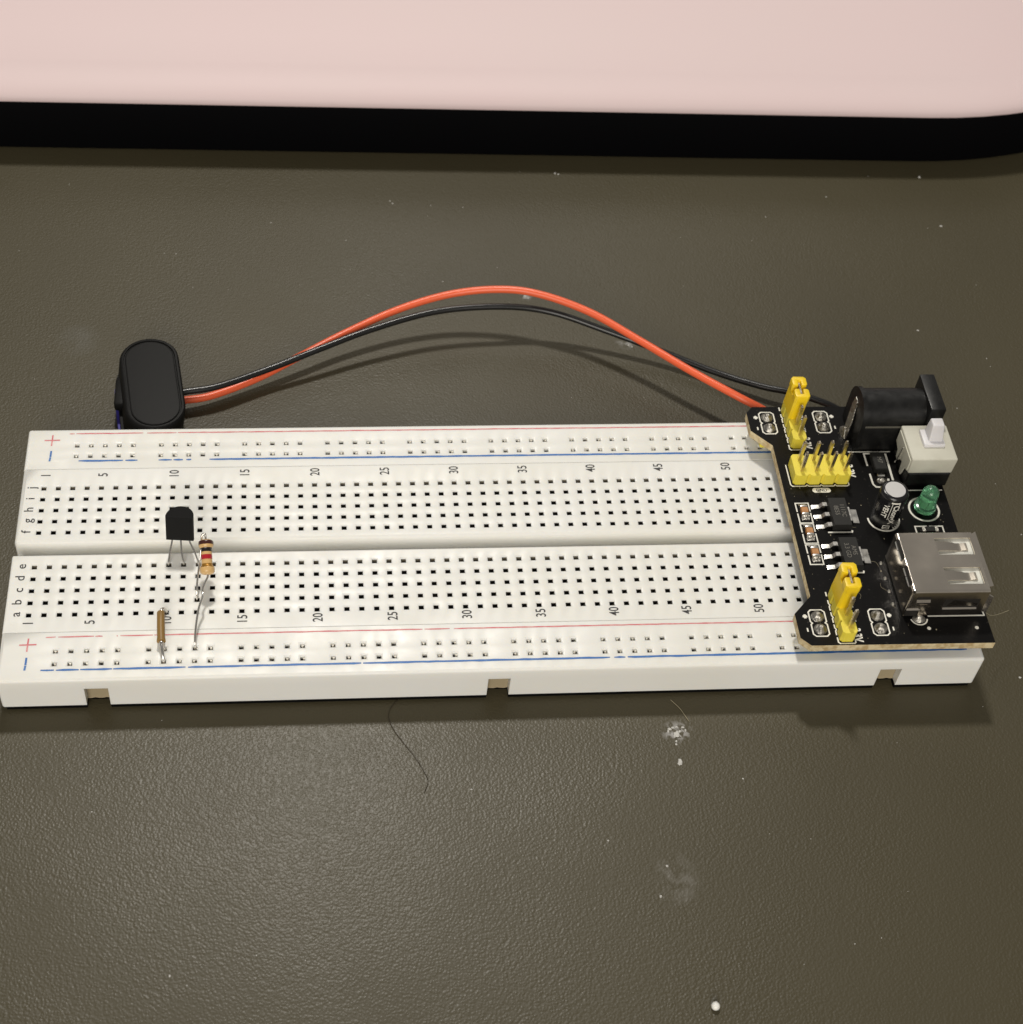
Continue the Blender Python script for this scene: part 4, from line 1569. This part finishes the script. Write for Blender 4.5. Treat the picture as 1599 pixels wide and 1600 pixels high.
# ------------------------------------------------------------------ battery snap and its two wires
sn = thing('battery_snap', (17.7, 55, -TZ), 'black oval battery snap connector with red and black wires behind the breadboard', 'battery snap')
SA = math.radians(8)


def stadium(hw, hl, cx, cy, n=14):
    """upright stadium outline: half width hw, half length hl (overall)"""
    pts = []
    s = hl - hw
    for k in range(n + 1):
        a = math.radians(180 * k / n)
        pts.append((hw * math.cos(a), s + hw * math.sin(a)))
    for k in range(n + 1):
        a = math.radians(180 + 180 * k / n)
        pts.append((hw * math.cos(a), -s + hw * math.sin(a)))
    return [(cx + x * math.cos(SA) - y * math.sin(SA), cy + x * math.sin(SA) + y * math.cos(SA)) for x, y in pts]


def stack(g, rings, cx, cy, mi=0):
    """rings: (half width, half length, z)"""
    v, f = [], []
    n = None
    for hw, hl, z in rings:
        pts = stadium(hw, hl, cx, cy)
        n = len(pts)
        v += [(x + (z + 1.2) * 0.15, y, z) for x, y in pts]          # the snap leans a little
    for j in range(len(rings) - 1):
        for k in range(n):
            k2 = (k + 1) % n
            f.append((j * n + k, j * n + k2, (j + 1) * n + k2, (j + 1) * n + k))
    f.append(tuple((len(rings) - 1) * n + k for k in range(n)))
    f.append(tuple(range(n))[::-1])
    g.add(v, f, mi)


SX, SY, SZ = 17.75, 55.3, -1.2
hw, hl = 5.7, 12.2
g = G()
stack(g, [(hw - 0.1, hl - 0.1, SZ - 4.6), (hw, hl, SZ - 4.2), (hw, hl, SZ - 0.6), (hw - 0.12, hl - 0.12, SZ - 0.22), (hw - 0.4, hl - 0.4, SZ), (hw - 0.75, hl - 0.75, SZ), (hw - 0.85, hl - 0.85, SZ - 0.3)], SX, SY)
build('cover', g, M['blk_matte'], sn, angle=40)
g = G()
stack(g, [(hw - 1.05, hl - 1.05, SZ - 0.4), (hw - 1.05, hl - 1.05, SZ - 0.12), (hw - 1.15, hl - 1.15, SZ - 0.04), (hw - 1.35, hl - 1.35, SZ - 0.02)], SX, SY)
build('cover_panel', g, M['blk_matte'], sn, angle=40)
g = G()
stack(g, [(hw - 0.25, hl - 0.6, -7.2), (hw + 0.05, hl - 0.35, -6.9), (hw + 0.05, hl - 0.35, SZ - 4.7)], SX - 0.3, SY - 0.9)
g.bbox(10.4, 14.0, 51.8, 59.0, -5.6, -3.4, 0.5, 2)
build('base', g, M['blk_matte'], sn, angle=40)
g = G()
stack(g, [(hw - 0.3, hl - 0.8, -TZ + 0.01), (hw - 0.3, hl - 0.8, -7.25)], SX - 0.8, SY - 2.5)
build('insulator', g, M['blue'], sn, angle=40)

g = G()
g.tube(smooth_path([(21.5, 53.6, -5.6), (23.3, 54.9, -6.0), (28.6, 56.4, -6.3), (37.23, 60.57, -6.0), (46.06, 65.66, -4.8), (55.0, 70.9, -3.7), (65.5, 75.7, -2.0), (75.95, 78.45, -0.4), (85.69, 78.66, 0.8), (93.95, 76.9, 1.2), (104.0, 72.38, 0.4), (113.6, 65.2, -0.8), (122.75, 57.3, -1.5), (130.7, 51.0, -2.0), (136.0, 48.6, -3.6), (140.0, 46.8, -5.6), (146, 45.5, -7.3), (152, 44.8, -7.43)], 8), 0.76, 14)
w = build('red_wire', g, M['red_wire'], sn, angle=60)
g = G()
g.tube(smooth_path([(21.4, 53.6, -4.0), (23.4, 54.9, -3.7), (30.0, 56.6, -3.9), (39.78, 61.3, -4.0), (49.86, 65.77, -3.0), (60.1, 70.2, -2.1), (73.1, 74.3, -1.2), (86.23, 75.6, -1.1), (96.75, 75.0, -2.1), (108.4, 71.2, -4.0), (119.7, 66.4, -5.5), (129.4, 61.2, -6.0), (137.6, 56.9, -5.6), (143.5, 54.6, -5.2), (150.2, 51.6, -5.5), (156, 49.0, -7.3), (162, 47.0, -7.5)], 8), 0.66, 14)
build('black_wire', g, M['blk_wire'], sn, angle=60)

# ------------------------------------------------------------------ small things lying on the table
g = G()
prof = [(0.02, -TZ + 0.0)]
for k in range(1, 12):
    a = math.radians(-90 + 180 * k / 12)
    prof.append((0.66 * math.cos(a), -TZ + 0.6 + 0.6 * math.sin(a)))
prof.append((0.02, -TZ + 1.2))
g.lathe(prof, 106.4, -69.2, 18)
g.bbox(106.5, 106.85, -68.75, -68.3, -TZ + 0.01, -TZ + 0.3, 0.08, 1)
tag(build('bead', g, M['bead'], angle=60), 'tiny round white bead lying alone on the table in front', 'bead')
hp = [(61.88, -13.3), (60.4, -15.06), (59.89, -16.95), (60.74, -19.48), (62.31, -22.13), (63.88, -24.63), (65.2, -27.33), (65.81, -29.39), (65.06, -31.49)]
g = G()
g.tube(smooth_path([(x, y, -TZ + 0.12 + 0.1 * (i % 2)) for i, (x, y) in enumerate(hp)], 6), 0.05, 6)
tag(build('hair', g, M['hair'], angle=60), 'thin dark curved hair on the table in front of the breadboard', 'hair')
g = G()
g.tube(smooth_path([(x, y, -TZ + 0.1) for x, y in [(108.3, -14.82), (109.58, -16.54), (110.23, -17.97), (110.79, -19.26)]], 6), 0.05, 6)
tag(build('lint_fibre', g, M['fibre'], angle=60), 'short pale fibre on the table beside the white residue', 'fibre')
g = G()
g.tube(smooth_path([(161.9, -7.6, ZP + 0.1), (163.5, -6.9, 3.5), (166.0, -5.2, 1.5), (168.5, -3.8, 0.6)], 6), 0.035, 5)
tag(build('lint_fibre', g, M['fibre'], angle=60), 'hair-thin fibre sticking out from the corner of the circuit board by the USB socket', 'fibre')


def flake(pts, h=0.14):
    """irregular crumb of dried residue"""
    g = G()
    n = len(pts)
    cx, cy = sum(p[0] for p in pts) / n, sum(p[1] for p in pts) / n
    v = [(x, y, -TZ + 0.004) for x, y in pts] + [(cx + (x - cx) * 0.7, cy + (y - cy) * 0.7, -TZ + h * random.uniform(.5, 1.2)) for x, y in pts] + [(cx, cy, -TZ + h)]
    f = [(i, (i + 1) % n, n + (i + 1) % n, n + i) for i in range(n)] + [(n + i, n + (i + 1) % n, 2 * n) for i in range(n)]
    g.add(v, f)
    return g


def blob(cx, cy, rx, ry, n=9, j=0.35):
    return [(cx + rx * math.cos(6.283 * k / n) * random.uniform(1 - j, 1 + j), cy + ry * math.sin(6.283 * k / n) * random.uniform(1 - j, 1 + j)) for k in range(n)]


g = flake(blob(108.35, -21.6, 0.45, 0.75))
for cx, cy, rx, ry in ((107.3, -20.6, .4, .25), (106.9, -21.0, .2, .3), (107.8, -20.3, .3, .2), (108.4, -20.25, .3, .15), (109.5, -20.35, .35, .2), (109.9, -20.9, .2, .3), (108.9, -21.1, .25, .2), (107.9, -22.0, .2, .3), (108.0, -23.0, .2, .25), (108.9, -22.0, .15, .15), (107.9, -23.6, .2, .2)):
    f2 = flake(blob(cx, cy, rx, ry, 7))
    g.add(f2.v, f2.f)
tag(build('residue_flake', g, M['dust'], angle=30), 'larger crusty whitish residue spot on the table in front of the breadboard', 'residue spot')
g = flake(blob(107.95, -27.0, 0.4, 0.75), 0.2)
tag(build('residue_flake', g, M['dust'], angle=30), 'small oval whitish flake just in front of the crusty residue spot', 'residue spot')
dust = G()
for cx, cy, r in ((93.2, 86.3, .3), (93.9, 85.8, .18), (113.2, 71.4, .22), (113.9, 71.0, .2), (140.0, 140.2, .35), (140.6, 140.3, .2), (66.2, 117.3, .25), (66.7, 116.5, .2), (104.2, 127.1, .25), (104.9, 126.7, .18), (189.0, 125.8, .38), (189.5, 108.6, .35),
                  (102.8, -45.8, .22), (101.0, -51.0, .28), (25.4, -60.9, .16), (28.0, -62.5, .12), (38.2, -58.2, .14), (76.2, 91, .15), (40, 110, .16), (20, 100, .14), (175.4, 75.2, .22), (150.0, 111.8, .14), (177.6, 52.7, .13), (165.4, 118.8, .16), (72.8, -31.0, .2), (118, -30.5, .16), (94, -41, .14), (130, -60, .13), (12, -33, .15), (171, -12.0, .22), (181, 20, .14)):
    f2 = flake(blob(cx, cy, r, r * random.uniform(.6, 1.3), 6), r * 0.6)
    dust.add(f2.v, f2.f)
rnd = random.Random(3)
for _ in range(90):
    cx, cy = rnd.uniform(-20, 210), rnd.uniform(-72, 128)
    if -8 < cx < 166 and -16 < cy < 46:
        continue
    r = rnd.uniform(0.05, 0.10)
    f2 = flake(blob(cx, cy, r, r, 5), r)
    dust.add(f2.v, f2.f)
build('dust_specks', dust, M['dust'], origin=(80, 30, -TZ), angle=30, kind='stuff')

# lint and dust on the circuit board: nobody could count it
rnd = random.Random(11)
pd = G()
for _ in range(110):
    cx, cy = rnd.uniform(133.2, 161), rnd.uniform(-12.8, 40)
    if 147 < cx and (-8.2 < cy < 5.2 or 21 < cy < 39):
        continue
    r0 = rnd.uniform(0.04, 0.11)
    f2 = flake(blob(cx, cy, r0, r0 * rnd.uniform(0.5, 1.8), 5), 0.05)
    pd.add([(x, y, z + TZ + ZP + 0.004) for x, y, z in f2.v], f2.f)
for _ in range(9):
    cx, cy, a = rnd.uniform(134, 147), rnd.uniform(-11, 33), rnd.uniform(0, 6.28)
    ln = rnd.uniform(0.8, 2.0)
    pd.tube(smooth_path([(cx, cy, ZP + 0.05), (cx + ln * 0.5 * math.cos(a), cy + ln * 0.5 * math.sin(a), ZP + 0.12), (cx + ln * math.cos(a + 0.5), cy + ln * math.sin(a + 0.5), ZP + 0.06)], 4), 0.018, 4)
build('board_dust', pd, M['fibre'], mod, origin=(145, 14, ZP), angle=30, kind='stuff')
